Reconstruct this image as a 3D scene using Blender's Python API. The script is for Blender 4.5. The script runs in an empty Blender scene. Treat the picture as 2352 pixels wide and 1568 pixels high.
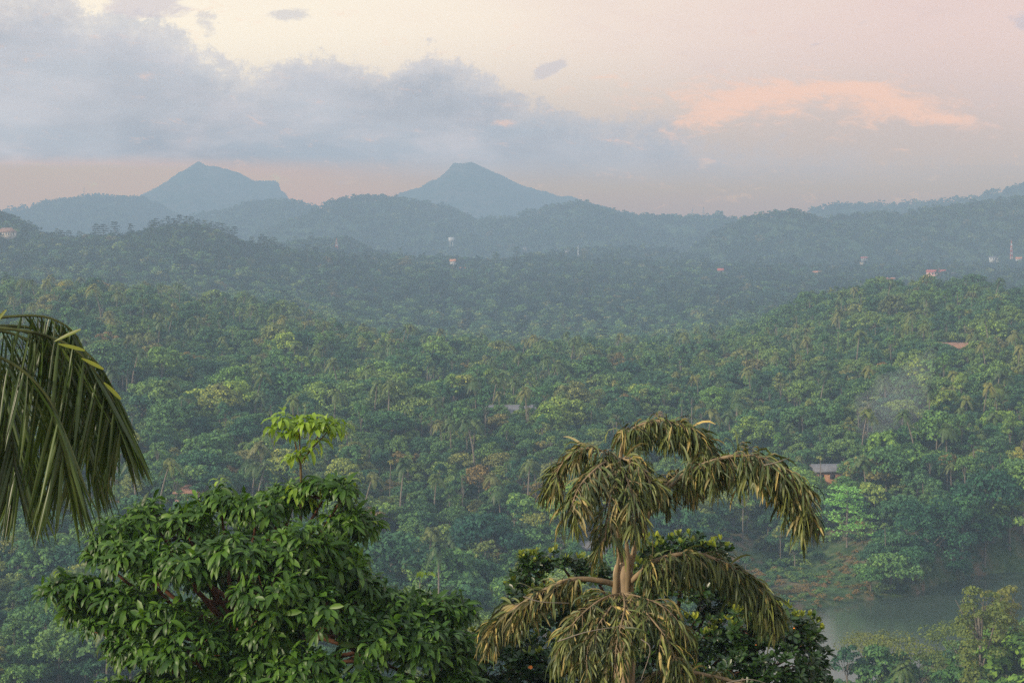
import bpy, math
import numpy as np
from mathutils import Vector

# ------------------------------------------------------------------ camera, sky, sun, exposure
scene = bpy.context.scene
FX, CX, CY = 4389.0, 1176.0, 470.0          # pixels per unit slope, and where straight ahead falls, in a 2352 wide picture
cam_data = bpy.data.cameras.new("camera")
cam = bpy.data.objects.new("camera", cam_data)
scene.collection.objects.link(cam)
cam.location = (0, 0, 0)
cam.rotation_euler = (math.radians(90), 0, 0)
cam_data.sensor_width = 36.0
cam_data.lens = 36.0 * FX / 2352.0
cam_data.shift_y = -(784.0 - CY) / 2352.0
cam_data.clip_start = 0.1
cam_data.clip_end = 30000
scene.camera = cam
scene.view_settings.view_transform = 'Standard'
scene.view_settings.look = 'None'
scene.view_settings.exposure = 0.0
scene.view_settings.gamma = 1.0
scene.cycles.use_denoising = False
scene.cycles.max_bounces = 4
scene.cycles.diffuse_bounces = 2
scene.cycles.glossy_bounces = 2
scene.cycles.transmission_bounces = 2
scene.cycles.volume_bounces = 0
scene.cycles.transparent_max_bounces = 4
scene.cycles.sample_clamp_indirect = 4.0
scene.cycles.use_adaptive_sampling = True
scene.cycles.adaptive_threshold = 0.012

SUN_EL, SUN_AZ = math.radians(24), math.radians(-118)     # azimuth clockwise from the view direction: low, behind and to the left
sdir = Vector((math.sin(SUN_AZ) * math.cos(SUN_EL), math.cos(SUN_AZ) * math.cos(SUN_EL), math.sin(SUN_EL)))
sun_data = bpy.data.lights.new("sun", 'SUN')
sun_data.energy = 5.0
sun_data.angle = math.radians(2.0)
sun_data.color = (1.0, 0.84, 0.64)
sun = bpy.data.objects.new("sun", sun_data)
scene.collection.objects.link(sun)
sun.location = (-60, -60, 60)
sun.rotation_euler = (-sdir).to_track_quat('-Z', 'Y').to_euler()


class E:
    """a node socket with arithmetic"""
    nt = None

    def __init__(s, v): s.v = v

    @staticmethod
    def m(op, *a, clamp=False):
        n = E.nt.nodes.new('ShaderNodeMath'); n.operation = op; n.use_clamp = clamp
        for i, x in enumerate(a):
            x = x.v if isinstance(x, E) else x
            if isinstance(x, (int, float)): n.inputs[i].default_value = x
            else: E.nt.links.new(x, n.inputs[i])
        return E(n.outputs[0])
    def __add__(s, o): return E.m('ADD', s, o)
    def __sub__(s, o): return E.m('SUBTRACT', s, o)
    def __rsub__(s, o): return E.m('SUBTRACT', o, s)
    def __mul__(s, o): return E.m('MULTIPLY', s, o)
    def __truediv__(s, o): return E.m('DIVIDE', s, o)
    __radd__ = __add__
    __rmul__ = __mul__


def smooth(a, lo, hi):
    n = E.nt.nodes.new('ShaderNodeMapRange'); n.interpolation_type = 'SMOOTHSTEP'
    E.nt.links.new(a.v, n.inputs[0])
    n.inputs[1].default_value = lo; n.inputs[2].default_value = hi
    return E(n.outputs[0])


def mixc(f, a, b, mode='MIX'):
    n = E.nt.nodes.new('ShaderNodeMix'); n.data_type = 'RGBA'; n.blend_type = mode
    for s, x in ((n.inputs[0], f), (n.inputs[6], a), (n.inputs[7], b)):
        x = x.v if isinstance(x, E) else x
        if isinstance(x, (int, float)): s.default_value = x
        elif isinstance(x, tuple): s.default_value = (*x[:3], 1)
        else: E.nt.links.new(x, s)
    return E(n.outputs[2])


def noise(vec, scale, detail=4, rough=0.55, dist=0.0, color=False):
    n = E.nt.nodes.new('ShaderNodeTexNoise'); n.inputs['Scale'].default_value = scale
    n.inputs['Detail'].default_value = detail; n.inputs['Roughness'].default_value = rough
    n.inputs['Distortion'].default_value = dist
    if vec is not None: E.nt.links.new(vec.v, n.inputs['Vector'])
    return E(n.outputs['Color' if color else 'Fac'])


def combine(x, y, z):
    n = E.nt.nodes.new('ShaderNodeCombineXYZ')
    for i, a in enumerate((x, y, z)):
        if isinstance(a, E): E.nt.links.new(a.v, n.inputs[i])
        else: n.inputs[i].default_value = a
    return E(n.outputs[0])


def fcurve(a, pts, lo, hi):
    """piecewise curve of a over pts (x, y in 0..1 after mapping from lo..hi)"""
    t = (a - lo) / (hi - lo)
    n = E.nt.nodes.new('ShaderNodeFloatCurve')
    E.nt.links.new(t.v, n.inputs[1])
    c = n.mapping.curves[0]
    pts = sorted(pts)
    c.points[0].location = pts[0]; c.points[1].location = pts[-1]
    for p in pts[1:-1]: c.points.new(*p)
    n.mapping.use_clip = False
    for q in c.points: q.handle_type = 'VECTOR'
    n.mapping.update()
    return E(n.outputs[0])


def srgb(r, g, b):
    f = lambda c: (c / 255 / 12.92) if c / 255 <= 0.04045 else ((c / 255 + 0.055) / 1.055) ** 2.4
    return (f(r), f(g), f(b))


LOWSKY = srgb(181, 176, 173); BANK_LO = srgb(168, 177, 189); BANK_HI = srgb(204, 206, 213)
ROSE = srgb(210, 184, 176); SALMON = srgb(250, 208, 188)
OVERHEAD = (0.95, 0.98, 1.08)
HAZE_D = 3.8e-4; HAZE_TOP = 142.0; HAZE_END = 7000.0
HAZE_GLOW = (0.33, 0.415, 0.49)      # light the air itself sends back over a long path

world = bpy.data.worlds.new("World")
scene.world = world
world.use_nodes = True
E.nt = nt = world.node_tree
nt.nodes.clear()
tc = nt.nodes.new('ShaderNodeTexCoord')
sep = nt.nodes.new('ShaderNodeSeparateXYZ')
nt.links.new(tc.outputs['Generated'], sep.inputs[0])
dx, dy, dz = (E(sep.outputs[i]) for i in range(3))
az = E.m('ARCTAN2', dx, dy)                                   # azimuth from straight ahead
te = dz / E.m('MAXIMUM', E.m('SQRT', dx * dx + dy * dy), 0.02)   # slope above the horizontal
U = az * (FX / 1000.0) * 1.02                                   # thousands of picture pixels right of centre
V = te * (FX / 1000.0)                                          # thousands of picture pixels above eye level
sky = nt.nodes.new('ShaderNodeTexSky'); sky.sky_type = 'NISHITA'; sky.sun_disc = False
sky.sun_elevation = SUN_EL; sky.sun_rotation = -SUN_AZ if False else SUN_AZ
sky.air_density = 1.5; sky.dust_density = 3.0
skyc = E(sky.outputs[0])
P = combine(U, V, dz * 0.0)
n1 = noise(combine(U * 1.0, V * 1.5, 0.3), 9.0, 8, 0.65)
n2 = noise(combine(U * 1.0, V * 2.2, 4.1), 2.0, 6, 0.55)
n3 = noise(combine(U * 1.0, V * 2.6, 9.1), 9.0, 9, 0.68, 0.4)
# thin veil of high cloud: cream overhead, rose to the right, greyer towards the horizon
veil = mixc(smooth(U + (n2 - 0.5) * 0.8, -0.7, 1.1), srgb(254, 244, 226), srgb(231, 210, 206))
veil = mixc(smooth(V + (n2 - 0.5) * 0.10, 0.44, 0.05), veil, srgb(194, 186, 184))
veil = mixc(smooth(V, 0.13, -0.05), veil, LOWSKY)
# the grey-blue bank of cumulus, its billowing upper edge as a curve over azimuth
edge = fcurve(U, [((x - 1176 + 1400) / 2800, (470 - y) / 1000) for x, y in
                  [(-224, -10), (0, 0), (60, 5), (110, -8), (170, 20), (205, 36), (250, 36), (275, 30), (330, 42), (385, 66), (402, 78), (430, 105), (480, 132), (560, 158),
                   (640, 146), (655, 124), (720, 120), (790, 132), (830, 146), (900, 148), (925, 132), (1000, 122), (1060, 132), (1090, 160), (1140, 190), (1200, 212),
                   (1290, 238), (1330, 262), (1420, 268), (1510, 262), (1600, 300), (1750, 330), (2000, 350), (2350, 350), (2576, 340)]], -1.4, 1.4)
gap = edge + (n1 - 0.5) * 0.15 + (noise(combine(U, V, 2.0), 30, 9, 0.8) - 0.5) * 0.15 - V
soft = smooth(U, 0.1, 0.55)
bank_l = smooth(gap, -0.008, 0.022) * 0.6 + smooth(gap, -0.02, 0.09) * 0.4
bank_r = smooth(gap, -0.02, 0.09)
bank = E.m('ADD', bank_l * (1.0 - soft), bank_r * soft)
bank = bank * (1.0 - smooth(U, 0.5, 1.2) * 0.45)
bankcol = mixc(smooth(n2 + (V - 0.25) * 0.9, 0.25, 0.75), BANK_LO, BANK_HI)
bankcol = mixc(smooth(gap, 0.10, 0.0) * 0.35, bankcol, srgb(216, 214, 220))
streak = smooth(noise(combine(U * 0.45, V * 3.0, 1.2), 3.4, 7, 0.6, 0.3), 0.40, 0.66)
bankcol = mixc(streak * 0.45, bankcol, srgb(178, 190, 202))
wisp = smooth(noise(combine(U * 0.8, V * 2.2, 7.7), 4.2, 7, 0.6), 0.5, 0.72)
bankcol = mixc(wisp * 0.3, bankcol, srgb(222, 212, 214))
bankcol = mixc(smooth(U, -0.2, 1.0) * 0.6, bankcol, srgb(192, 189, 193))
bank = bank * smooth(V + (n3 - 0.5) * 0.02, 0.015, 0.12)
col = mixc(bank, veil, bankcol)
# rose band under the bank on the left
rose = smooth(V + (n3 - 0.5) * 0.03, 0.115, 0.07) * smooth(V, -0.1, 0.0) * smooth(U, 0.1, -1.0)
col = mixc(rose * 0.85, col, ROSE)
# salmon lit streaks on the right
def puff(u0, v0, su, sv, tilt=0.0):
    a = (U - u0) / su; b = (V - v0 - (U - u0) * tilt) / sv
    return E.m('EXPONENT', (a * a + b * b) * -1.0)
s = puff(0.62, 0.235, 0.36, 0.052, -0.08) + puff(0.47, 0.205, 0.16, 0.035, 0.35) + puff(0.90, 0.225, 0.13, 0.03, -0.15) + puff(1.0, 0.188, 0.075, 0.015) + puff(-0.02, 0.19, 0.04, 0.01) + puff(0.78, 0.265, 0.15, 0.02)
n4 = noise(combine(U * 1.0 + V * 0.6, V * 2.8, 3.3), 13.0, 10, 0.72, 0.6)
salmon = smooth(s * 0.75 + (n4 - 0.5) * 3.4 + (n3 - 0.5) * 1.4, 0.2, 1.25)
col = mixc(salmon * 0.68, col, SALMON)
col = mixc(smooth((n4 - 0.5) * 2.0 + (n2 - 0.5) * 2.5, 0.1, 1.0) * smooth(U, -0.1, 0.5) * smooth(V, 0.1, 0.2) * 0.35, col, srgb(206, 198, 204))
lilac = smooth(puff(-0.85, 0.455, 0.10, 0.05) + (n3 - 0.5) * 1.6, 0.35, 0.7)
col = mixc(lilac * 0.75, col, srgb(212, 206, 212))
# two small torn cloudlets
s2 = puff(0.085, 0.31, 0.05, 0.026, 0.5) + puff(-0.53, 0.432, 0.05, 0.018) + puff(1.17, 0.40, 0.05, 0.03) + puff(-0.72, 0.425, 0.05, 0.03) * 0.6
cl = smooth(s2 + (n1 - 0.5) * 2.6 + (n3 - 0.5) * 2.0, 0.5, 0.95)
col = mixc(cl * 0.5, col, srgb(190, 193, 207))
# what lies beyond the near haze has to be stronger the longer the hazy path in front of it
path = E.m('MINIMUM', E.m('DIVIDE', HAZE_TOP, E.m('MAXIMUM', te, 0.001)), HAZE_END)
T = E.m('EXPONENT', path * -HAZE_D)
sc3 = nt.nodes.new('ShaderNodeSeparateColor'); nt.links.new(col.v, sc3.inputs[0])
cc3 = nt.nodes.new('ShaderNodeCombineColor')
for k in range(3):
    e = E.m('MINIMUM', E.m('MAXIMUM', (E(sc3.outputs[k]) - (1.0 - T) * HAZE_GLOW[k]) / T, 0.0), 3.5)
    nt.links.new(e.v, cc3.inputs[k])
col = E(cc3.outputs[0])
# the sky overhead, above the cloud bank
col = mixc(smooth(te, 0.16, 0.7), col, OVERHEAD)
# the tinted cloud cover hides most of the clear sky behind it
bg1 = nt.nodes.new('ShaderNodeBackground'); nt.links.new(skyc.v, bg1.inputs[0]); bg1.inputs[1].default_value = 0.05
bg2 = nt.nodes.new('ShaderNodeBackground'); nt.links.new(col.v, bg2.inputs[0]); bg2.inputs[1].default_value = 1.0
mx = nt.nodes.new('ShaderNodeMixShader'); mx.inputs[0].default_value = 0.96
nt.links.new(bg1.outputs[0], mx.inputs[1]); nt.links.new(bg2.outputs[0], mx.inputs[2])
outw = nt.nodes.new('ShaderNodeOutputWorld'); nt.links.new(mx.outputs[0], outw.inputs[0])
world.cycles.sampling_method = 'MANUAL'
world.cycles.sample_map_resolution = 512

# ------------------------------------------------------------------ helpers
COL = scene.collection


def tag(o, label=None, cat=None, group=None, kind=None):
    if label: o['label'] = label
    if cat: o['category'] = cat
    if group: o['group'] = group
    if kind: o['kind'] = kind
    return o


def empty(name, loc):
    o = bpy.data.objects.new(name, None); o.empty_display_size = 0.5
    o.location = loc; COL.objects.link(o)
    return o


def PT(px, py, Y):
    return np.array([(px - CX) / FX * Y, Y, (CY - py) / FX * Y])


class MB:
    def __init__(s): s.v = []; s.f3 = []; s.f4 = []; s.n = 0

    def add(s, v, f):
        v = np.asarray(v, float).reshape(-1, 3); f = np.asarray(f, int)
        (s.f4 if f.shape[1] == 4 else s.f3).append(f + s.n)
        s.v.append(v); s.n += len(v)

    def mesh(s, name, mat, smooth_=False):
        me = bpy.data.meshes.new(name)
        v = np.concatenate(s.v) if s.v else np.zeros((0, 3))
        loops = []; starts = []; tot = []; k = 0
        for fs, w in ((s.f4, 4), (s.f3, 3)):
            if fs:
                f = np.concatenate(fs); loops.append(f.ravel())
                starts.append(k + np.arange(len(f)) * w); tot.append(np.full(len(f), w)); k += f.size
        loops = np.concatenate(loops); starts = np.concatenate(starts); tot = np.concatenate(tot)
        me.vertices.add(len(v)); me.vertices.foreach_set('co', v.astype(np.float32).ravel())
        me.loops.add(len(loops)); me.loops.foreach_set('vertex_index', loops.astype(np.int32))
        me.polygons.add(len(starts)); me.polygons.foreach_set('loop_start', starts.astype(np.int32))
        me.polygons.foreach_set('loop_total', tot.astype(np.int32))
        if smooth_: me.polygons.foreach_set('use_smooth', np.ones(len(starts), bool))
        me.update(calc_edges=True); me.validate()
        if mat: me.materials.append(mat)
        return me

    def build(s, name, mat, parent=None, smooth_=False, loc=None):
        o = bpy.data.objects.new(name, s.mesh(name, mat, smooth_)); COL.objects.link(o)
        if parent: o.parent = parent
        if loc is not None: o.location = loc
        return o


def nrm(a):
    return a / np.maximum(np.linalg.norm(a, axis=-1, keepdims=True), 1e-9)


def cross(a, b): return np.cross(a, b)


def leaf_strips(mb, o, d, n, L, W, droop, prof, fold=0.15, K=4, twist=None, rng=None, g=(0, 0, -1.0)):
    """many leaves at once: root o, first direction d, blade normal n, length, width, how far it bends down"""
    N = len(o); L = np.broadcast_to(L, N).astype(float); W = np.broadcast_to(W, N).astype(float); droop = np.broadcast_to(droop, N).astype(float)
    g = np.array(g); rows = []; p = o.copy(); d0 = nrm(d)
    for j in range(K + 1):
        t = j / K
        dj = nrm(d0 * (1 - droop * t)[:, None] + g * (droop * t)[:, None] * 1.0)
        if j: p = p + dj * (L / K)[:, None]
        side = nrm(cross(dj, n) + 1e-6); up = cross(side, dj)
        if twist is not None:
            a = (twist * t)[:, None]; side, up = side * np.cos(a) + up * np.sin(a), up * np.cos(a) - side * np.sin(a)
        w = (W * prof[j] * 0.5)[:, None]
        rows.append(np.stack([p - side * w + up * w * fold * 2, p, p + side * w + up * w * fold * 2], 1))
    v = np.stack(rows, 1)                                     # N, K+1, 3, 3
    base = np.arange(N)[:, None] * ((K + 1) * 3)
    f = []
    for j in range(K):
        for c in range(2):
            a = j * 3 + c
            f.append(np.stack([a, a + 1, a + 4, a + 3]))
    f = (base[:, :, None] + np.array(f)[None]).reshape(-1, 4)
    mb.add(v.reshape(-1, 3), f)


def cards(mb, c, nn, size, rng, aspect=1.0):
    """small leaf-clump faces at c with normals nn"""
    N = len(c); r = rng.normal(size=(N, 3)); a = nrm(cross(nn, r)); b = cross(nn, a)
    s = (np.broadcast_to(size, N) * 0.5)[:, None]
    k = rng.uniform(0.6, 1.3, (N, 4, 1))
    v = np.stack([c - a * s * k[:, 0], c - b * s * aspect * k[:, 1], c + a * s * k[:, 2], c + b * s * aspect * k[:, 3]], 1)
    v[:, 0] += nn * s * 0.25; v[:, 2] += nn * s * 0.25
    mb.add(v.reshape(-1, 3), np.arange(N * 4).reshape(-1, 4))


def tube(mb, pts, radii, sides=7, cap=True):
    pts = np.asarray(pts, float); n = len(pts); radii = np.broadcast_to(radii, n)
    t = nrm(np.gradient(pts, axis=0)); ref = np.array([0.31, 0.95, 0.05])
    a = nrm(cross(t, ref)); b = cross(t, a)
    ang = np.arange(sides) / sides * 2 * np.pi
    ring = pts[:, None] + (a[:, None] * np.cos(ang)[None, :, None] + b[:, None] * np.sin(ang)[None, :, None]) * radii[:, None, None]
    i = np.arange(n - 1)[:, None] * sides; j = np.arange(sides)[None]; j2 = (j + 1) % sides
    f = np.stack([i + j, i + j2, i + sides + j2, i + sides + j], -1).reshape(-1, 4)
    mb.add(ring.reshape(-1, 3), f)
    if cap:
        for r, o in ((0, 1), (n - 1, -1)):
            k = np.arange(1, sides - 1)
            mb.add(ring[r], np.stack([k * 0, k, k + 1][::o], -1))


def curve(pts, n):
    """smooth curve through control points, n samples"""
    p = np.asarray(pts, float); m = len(p)
    q = np.vstack([2 * p[0] - p[1], p, 2 * p[-1] - p[-2]])
    t = np.linspace(0, m - 1 - 1e-6, n); i = t.astype(int); u = (t - i)[:, None]
    a, b, c, d = q[i], q[i + 1], q[i + 2], q[i + 3]
    return 0.5 * (2 * b + (c - a) * u + (2 * a - 5 * b + 4 * c - d) * u ** 2 + (3 * b - a - 3 * c + d) * u ** 3)


def box(mb, c, s, rz=0.0):
    x, y, z = [k / 2 for k in s]
    v = np.array([[i, j, k] for i in (-x, x) for j in (-y, y) for k in (-z, z)])
    ca, sa = math.cos(rz), math.sin(rz)
    v = np.stack([v[:, 0] * ca - v[:, 1] * sa, v[:, 0] * sa + v[:, 1] * ca, v[:, 2]], 1) + np.array(c)
    mb.add(v, [[0, 1, 3, 2], [4, 6, 7, 5], [0, 4, 5, 1], [2, 3, 7, 6], [0, 2, 6, 4], [1, 5, 7, 3]])


_tab = np.random.default_rng(5).random((256, 256))


def vnoise(x, y):
    xi = np.floor(x).astype(int); yi = np.floor(y).astype(int); u = x - xi; v = y - yi
    u = u * u * (3 - 2 * u); v = v * v * (3 - 2 * v)
    g = lambda a, b: _tab[a % 256, b % 256]
    return (g(xi, yi) * (1 - u) + g(xi + 1, yi) * u) * (1 - v) + (g(xi, yi + 1) * (1 - u) + g(xi + 1, yi + 1) * u) * v - 0.5


def fbm(x, y, o=4):
    s = 0; a = 1.0
    for i in range(o):
        s = s + a * vnoise(x + i * 17.3, y + i * 9.7); x = x * 2.03; y = y * 2.03; a *= 0.5
    return s


# ------------------------------------------------------------------ materials
def material(name):
    m = bpy.data.materials.new(name); m.use_nodes = True
    E.nt = m.node_tree; E.nt.nodes.clear()
    return m


def finish(bsdf, disp=None):
    o = E.nt.nodes.new('ShaderNodeOutputMaterial'); E.nt.links.new(bsdf, o.inputs[0])


def principled(col, rough=0.6, spec=0.3, bump=None, bstr=0.3):
    n = E.nt.nodes.new('ShaderNodeBsdfPrincipled')
    if isinstance(col, E): E.nt.links.new(col.v, n.inputs['Base Color'])
    else: n.inputs['Base Color'].default_value = (*col, 1)
    n.inputs['Roughness'].default_value = rough
    n.inputs['Specular IOR Level'].default_value = spec
    if bump is not None:
        b = E.nt.nodes.new('ShaderNodeBump'); b.inputs['Strength'].default_value = bstr
        E.nt.links.new(bump.v, b.inputs['Height']); E.nt.links.new(b.outputs[0], n.inputs['Normal'])
    return n


def objinfo(k):
    n = E.nt.nodes.new('ShaderNodeObjectInfo'); return E(n.outputs[k])


def island():
    n = E.nt.nodes.new('ShaderNodeNewGeometry'); return E(n.outputs['Random Per Island'])


def ocoord():
    n = E.nt.nodes.new('ShaderNodeTexCoord'); return E(n.outputs['Object'])


def gpos():
    n = E.nt.nodes.new('ShaderNodeNewGeometry'); return E(n.outputs['Position'])


def ramp(f, stops):
    n = E.nt.nodes.new('ShaderNodeValToRGB'); E.nt.links.new(f.v, n.inputs[0])
    cr = n.color_ramp
    cr.elements[0].position = stops[0][0]; cr.elements[0].color = (*stops[0][1], 1)
    cr.elements[1].position = stops[-1][0]; cr.elements[1].color = (*stops[-1][1], 1)
    for p, c in stops[1:-1]:
        e = cr.elements.new(p); e.color = (*c, 1)
    return E(n.outputs[0])


def leafmat(name, tree_stops, leaf_amt=0.5, rough=0.5, spec=0.35, trans=0.25, tint=True, tcol=None):
    m = material(name)
    r = objinfo('Random'); i = island()
    c = ramp(r, tree_stops) if len(tree_stops) > 1 else None
    v = noise(ocoord(), 0.6, 2)
    c = mixc(leaf_amt, c, ramp(i, [(0.0, (0.35, 0.42, 0.4)), (0.5, (1.0, 1.0, 1.0)), (1.0, (1.9, 1.6, 1.1))]), 'MULTIPLY')
    c = mixc(0.5, c, ramp(v, [(0.3, (0.6, 0.7, 0.7)), (0.7, (1.35, 1.25, 1.0))]), 'MULTIPLY')
    if tint: c = mixc(1.0, c, objinfo('Color'), 'MULTIPLY')
    p = principled(c, rough, spec)
    t = E.nt.nodes.new('ShaderNodeBsdfTranslucent')
    E.nt.links.new(mixc(1.0, c, tcol or (1.3, 1.25, 0.55), 'MULTIPLY').v, t.inputs[0])
    mx = E.nt.nodes.new('ShaderNodeMixShader'); mx.inputs[0].default_value = trans
    E.nt.links.new(p.outputs[0], mx.inputs[1]); E.nt.links.new(t.outputs[0], mx.inputs[2])
    finish(mx.outputs[0])
    return m


def woodmat(name, a, b, scale=3.0, stretch=0.2):
    m = material(name)
    sp = E.nt.nodes.new('ShaderNodeSeparateXYZ'); E.nt.links.new(ocoord().v, sp.inputs[0])
    v = combine(E(sp.outputs[0]), E(sp.outputs[1]), E(sp.outputs[2]) * stretch)
    n = noise(v, scale, 6, 0.65)
    finish(principled(ramp(n, [(0.3, a), (0.7, b)]), 0.85, 0.15, n, 0.4).outputs[0])
    return m


def plain(name, c, var=0.15, rough=0.7, scale=2.0, metal=0.0):
    m = material(name)
    n = noise(ocoord(), scale, 4)
    lo = tuple(k * (1 - var) for k in c); hi = tuple(min(1, k * (1 + var)) for k in c)
    p = principled(ramp(n, [(0.3, lo), (0.7, hi)]), rough, 0.3); p.inputs['Metallic'].default_value = metal
    finish(p.outputs[0])
    return m


M = {}
M['forest'] = leafmat('forest_leaf', [(0.0, (0.030, 0.098, 0.055)), (0.3, (0.060, 0.150, 0.065)), (0.6, (0.095, 0.195, 0.062)), (0.88, (0.155, 0.245, 0.065)), (0.96, (0.19, 0.23, 0.07)), (1.0, (0.17, 0.17, 0.065))], 0.85, 0.6, 0.2, 0.2)
M['far'] = leafmat('far_leaf', [(0.0, (0.008, 0.026, 0.018)), (0.45, (0.018, 0.052, 0.026)), (0.8, (0.040, 0.090, 0.032)), (0.96, (0.09, 0.14, 0.04)), (1.0, (0.14, 0.11, 0.05))], 0.7, 0.7, 0.1, 0.15)
M['brown'] = leafmat('russet_leaf', [(0.0, (0.17, 0.155, 0.055)), (1.0, (0.26, 0.17, 0.075))], 0.5, 0.7, 0.1, 0.2)
M['palmleaf'] = leafmat('coconut_leaf', [(0.0, (0.045, 0.095, 0.028)), (0.6, (0.085, 0.14, 0.03)), (1.0, (0.16, 0.17, 0.045))], 0.5, 0.45, 0.3, 0.2)
M['bright'] = leafmat('fresh_leaf', [(0.0, (0.24, 0.55, 0.12)), (1.0, (0.26, 0.56, 0.12))], 0.4, 0.5, 0.3, 0.3)
M['scrub'] = None
M['lace'] = leafmat('feathery_leaf', [(0.0, (0.13, 0.19, 0.045)), (1.0, (0.20, 0.22, 0.055))], 0.4, 0.6, 0.2, 0.3)
M['bark'] = woodmat('pale_bark', (0.09, 0.08, 0.065), (0.24, 0.21, 0.17), 2.0)
M['ptrunk'] = woodmat('palm_bark', (0.10, 0.085, 0.07), (0.26, 0.22, 0.17), 3.0, 1.5)
# ------------------------------------------------------------------ land form
# canopy height rows: distance -> points (picture column, picture row) describing the lie of the land
ROWS = [
    (0, -7.0), (30, -19.0), (70, -33.0), (110, -47.0), (160, -65.0), (200, -78.0), (235, -85.0), (300, -86.0), (380, -86.2), (405, -86.2),
    (430, [(0, 1215), (300, 1220), (900, 1210), (1200, 1225), (1500, 1260), (1750, 1330), (1850, 1330), (1950, 1300), (2100, 1262), (2400, 1250)]),
    (460, [(0, 1090), (600, 1110), (1200, 1130), (1500, 1160), (1750, 1225), (1850, 1225), (1950, 1190), (2100, 1150), (2400, 1140)]),
    (500, [(0, 990), (300, 1000), (900, 1030), (1500, 1045), (1800, 1085), (2100, 1040), (2400, 1030)]),
    (580, [(0, 855), (300, 870), (600, 900), (1200, 920), (1800, 930), (2100, 890), (2400, 880)]),
    (680, [(0, 755), (300, 775), (600, 815), (900, 850), (1500, 850), (1800, 830), (2100, 790), (2400, 785)]),
    (800, [(0, 690), (300, 705), (600, 745), (900, 800), (1200, 815), (1500, 812), (1800, 765), (2100, 700), (2400, 705)]),
    (950, [(0, 655), (300, 665), (600, 705), (800, 775), (1200, 810), (1500, 805), (1700, 770), (1850, 700), (1950, 652), (2080, 655), (2400, 672)]),
    (1100, [(0, 690), (300, 705), (600, 735), (800, 790), (1200, 808), (1500, 800), (1800, 745), (2100, 700), (2400, 705)]),
    (1300, [(0, 665), (300, 665), (600, 680), (900, 740), (1200, 760), (1500, 755), (1800, 725), (2100, 700), (2400, 700)]),
    (1500, [(0, 605), (400, 600), (600, 640), (900, 690), (1200, 705), (1500, 705), (2100, 690), (2400, 680)]),
    (1750, [(-600, 540), (0, 553), (120, 548), (200, 543), (300, 530), (350, 515), (410, 505), (450, 504), (510, 522), (570, 562), (600, 566), (650, 575), (760, 585), (900, 612),
            (1000, 622), (1200, 642), (1500, 652), (2000, 650), (2400, 650)]),
    (1900, [(-600, 410), (-100, 455), (0, 476), (50, 507), (100, 532), (140, 550), (250, 580), (560, 600), (640, 600), (900, 612), (1200, 625), (1500, 632), (2400, 632)]),
    (2080, [(-600, 480), (0, 560), (400, 600), (620, 585), (700, 577), (850, 580), (890, 578), (950, 590), (1050, 588), (1150, 596), (1200, 588), (1240, 578), (1300, 590), (1480, 597), (1600, 602),
            (1700, 605), (1900, 610), (2100, 612), (2400, 620)]),
    (2300, [(-600, 620), (2400, 645)]), (2700, [(-600, 640), (2400, 650)]),
]
CAN = 8.0
gx = np.arange(-1200, 3600, 20.0)
gy = np.arange(0, 2701, 5.0)
tabz = []
for Y, r in ROWS:
    if isinstance(r, float): tabz.append(np.full(len(gx), r))
    else:
        r = np.array(r, float); py = np.interp(gx, r[:, 0], r[:, 1])
        tabz.append((CY - py) / FX * Y - CAN)
tabz = np.array(tabz); rowY = np.array([r[0] for r in ROWS], float)
G = np.empty((len(gy), len(gx)))
for j in range(len(gx)): G[:, j] = np.interp(gy, rowY, tabz[:, j])
for _ in range(3):
    Gp = np.pad(G, ((2, 2), (1, 1)), mode='edge')
    G = sum(Gp[2 + a:Gp.shape[0] - 2 + a, 1 + b:Gp.shape[1] - 1 + b] for a in (-2, -1, 0, 1, 2) for b in (-1, 0, 1)) / 15.0

FARB = np.array([(-400, 262), (-150, 292), (-80, 312), (-28, 330), (2, 350), (28, 375), (57, 403), (66, 415), (77, 424), (91, 431), (97, 443), (110, 456), (140, 470), (300, 520), (700, 560)], float)
NEARB = np.array([(-400, 205), (-150, 232), (0, 290), (45, 330), (70, 352), (95, 385), (130, 410), (300, 450), (700, 480)], float)
WATER = -88.0


def river_d(X, Y):
    """positive inside the channel: metres from the nearer bank"""
    return np.minimum(Y - np.interp(X, NEARB[:, 0], NEARB[:, 1]), np.interp(X, FARB[:, 0], FARB[:, 1]) - Y)


def H0(X, Y):
    X = np.asarray(X, float); Y = np.asarray(Y, float)
    px = CX + FX * X / np.maximum(Y, 150.0)
    i = np.clip((Y - gy[0]) / 5.0, 0, len(gy) - 1.001); j = np.clip((px - gx[0]) / 20.0, 0, len(gx) - 1.001)
    a = i.astype(int); b = j.astype(int); u = i - a; v = j - b
    z = (G[a, b] * (1 - v) + G[a, b + 1] * v) * (1 - u) + (G[a + 1, b] * (1 - v) + G[a + 1, b + 1] * v) * u
    z = z + fbm(X / 60.0, Y / 60.0, 3) * 3.0 * np.clip((Y - 30) / 200, 0, 1) * np.where(Y > 2300, 0.3, 1)
    z = np.where(Y < 0, -7.0, z)
    z = z + 12.0 * np.exp(-((X - 118) / 34.0) ** 2 - ((Y - 285) / 38.0) ** 2)
    d = river_d(X, Y)
    z = np.where((Y < 560) & (Y > 190), np.maximum(z, -86.6), z)
    s = np.clip((d + 3.0) / 7.0, 0, 1); s = s * s * (3 - 2 * s)
    return z * (1 - s) + (-91.0) * s


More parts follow.
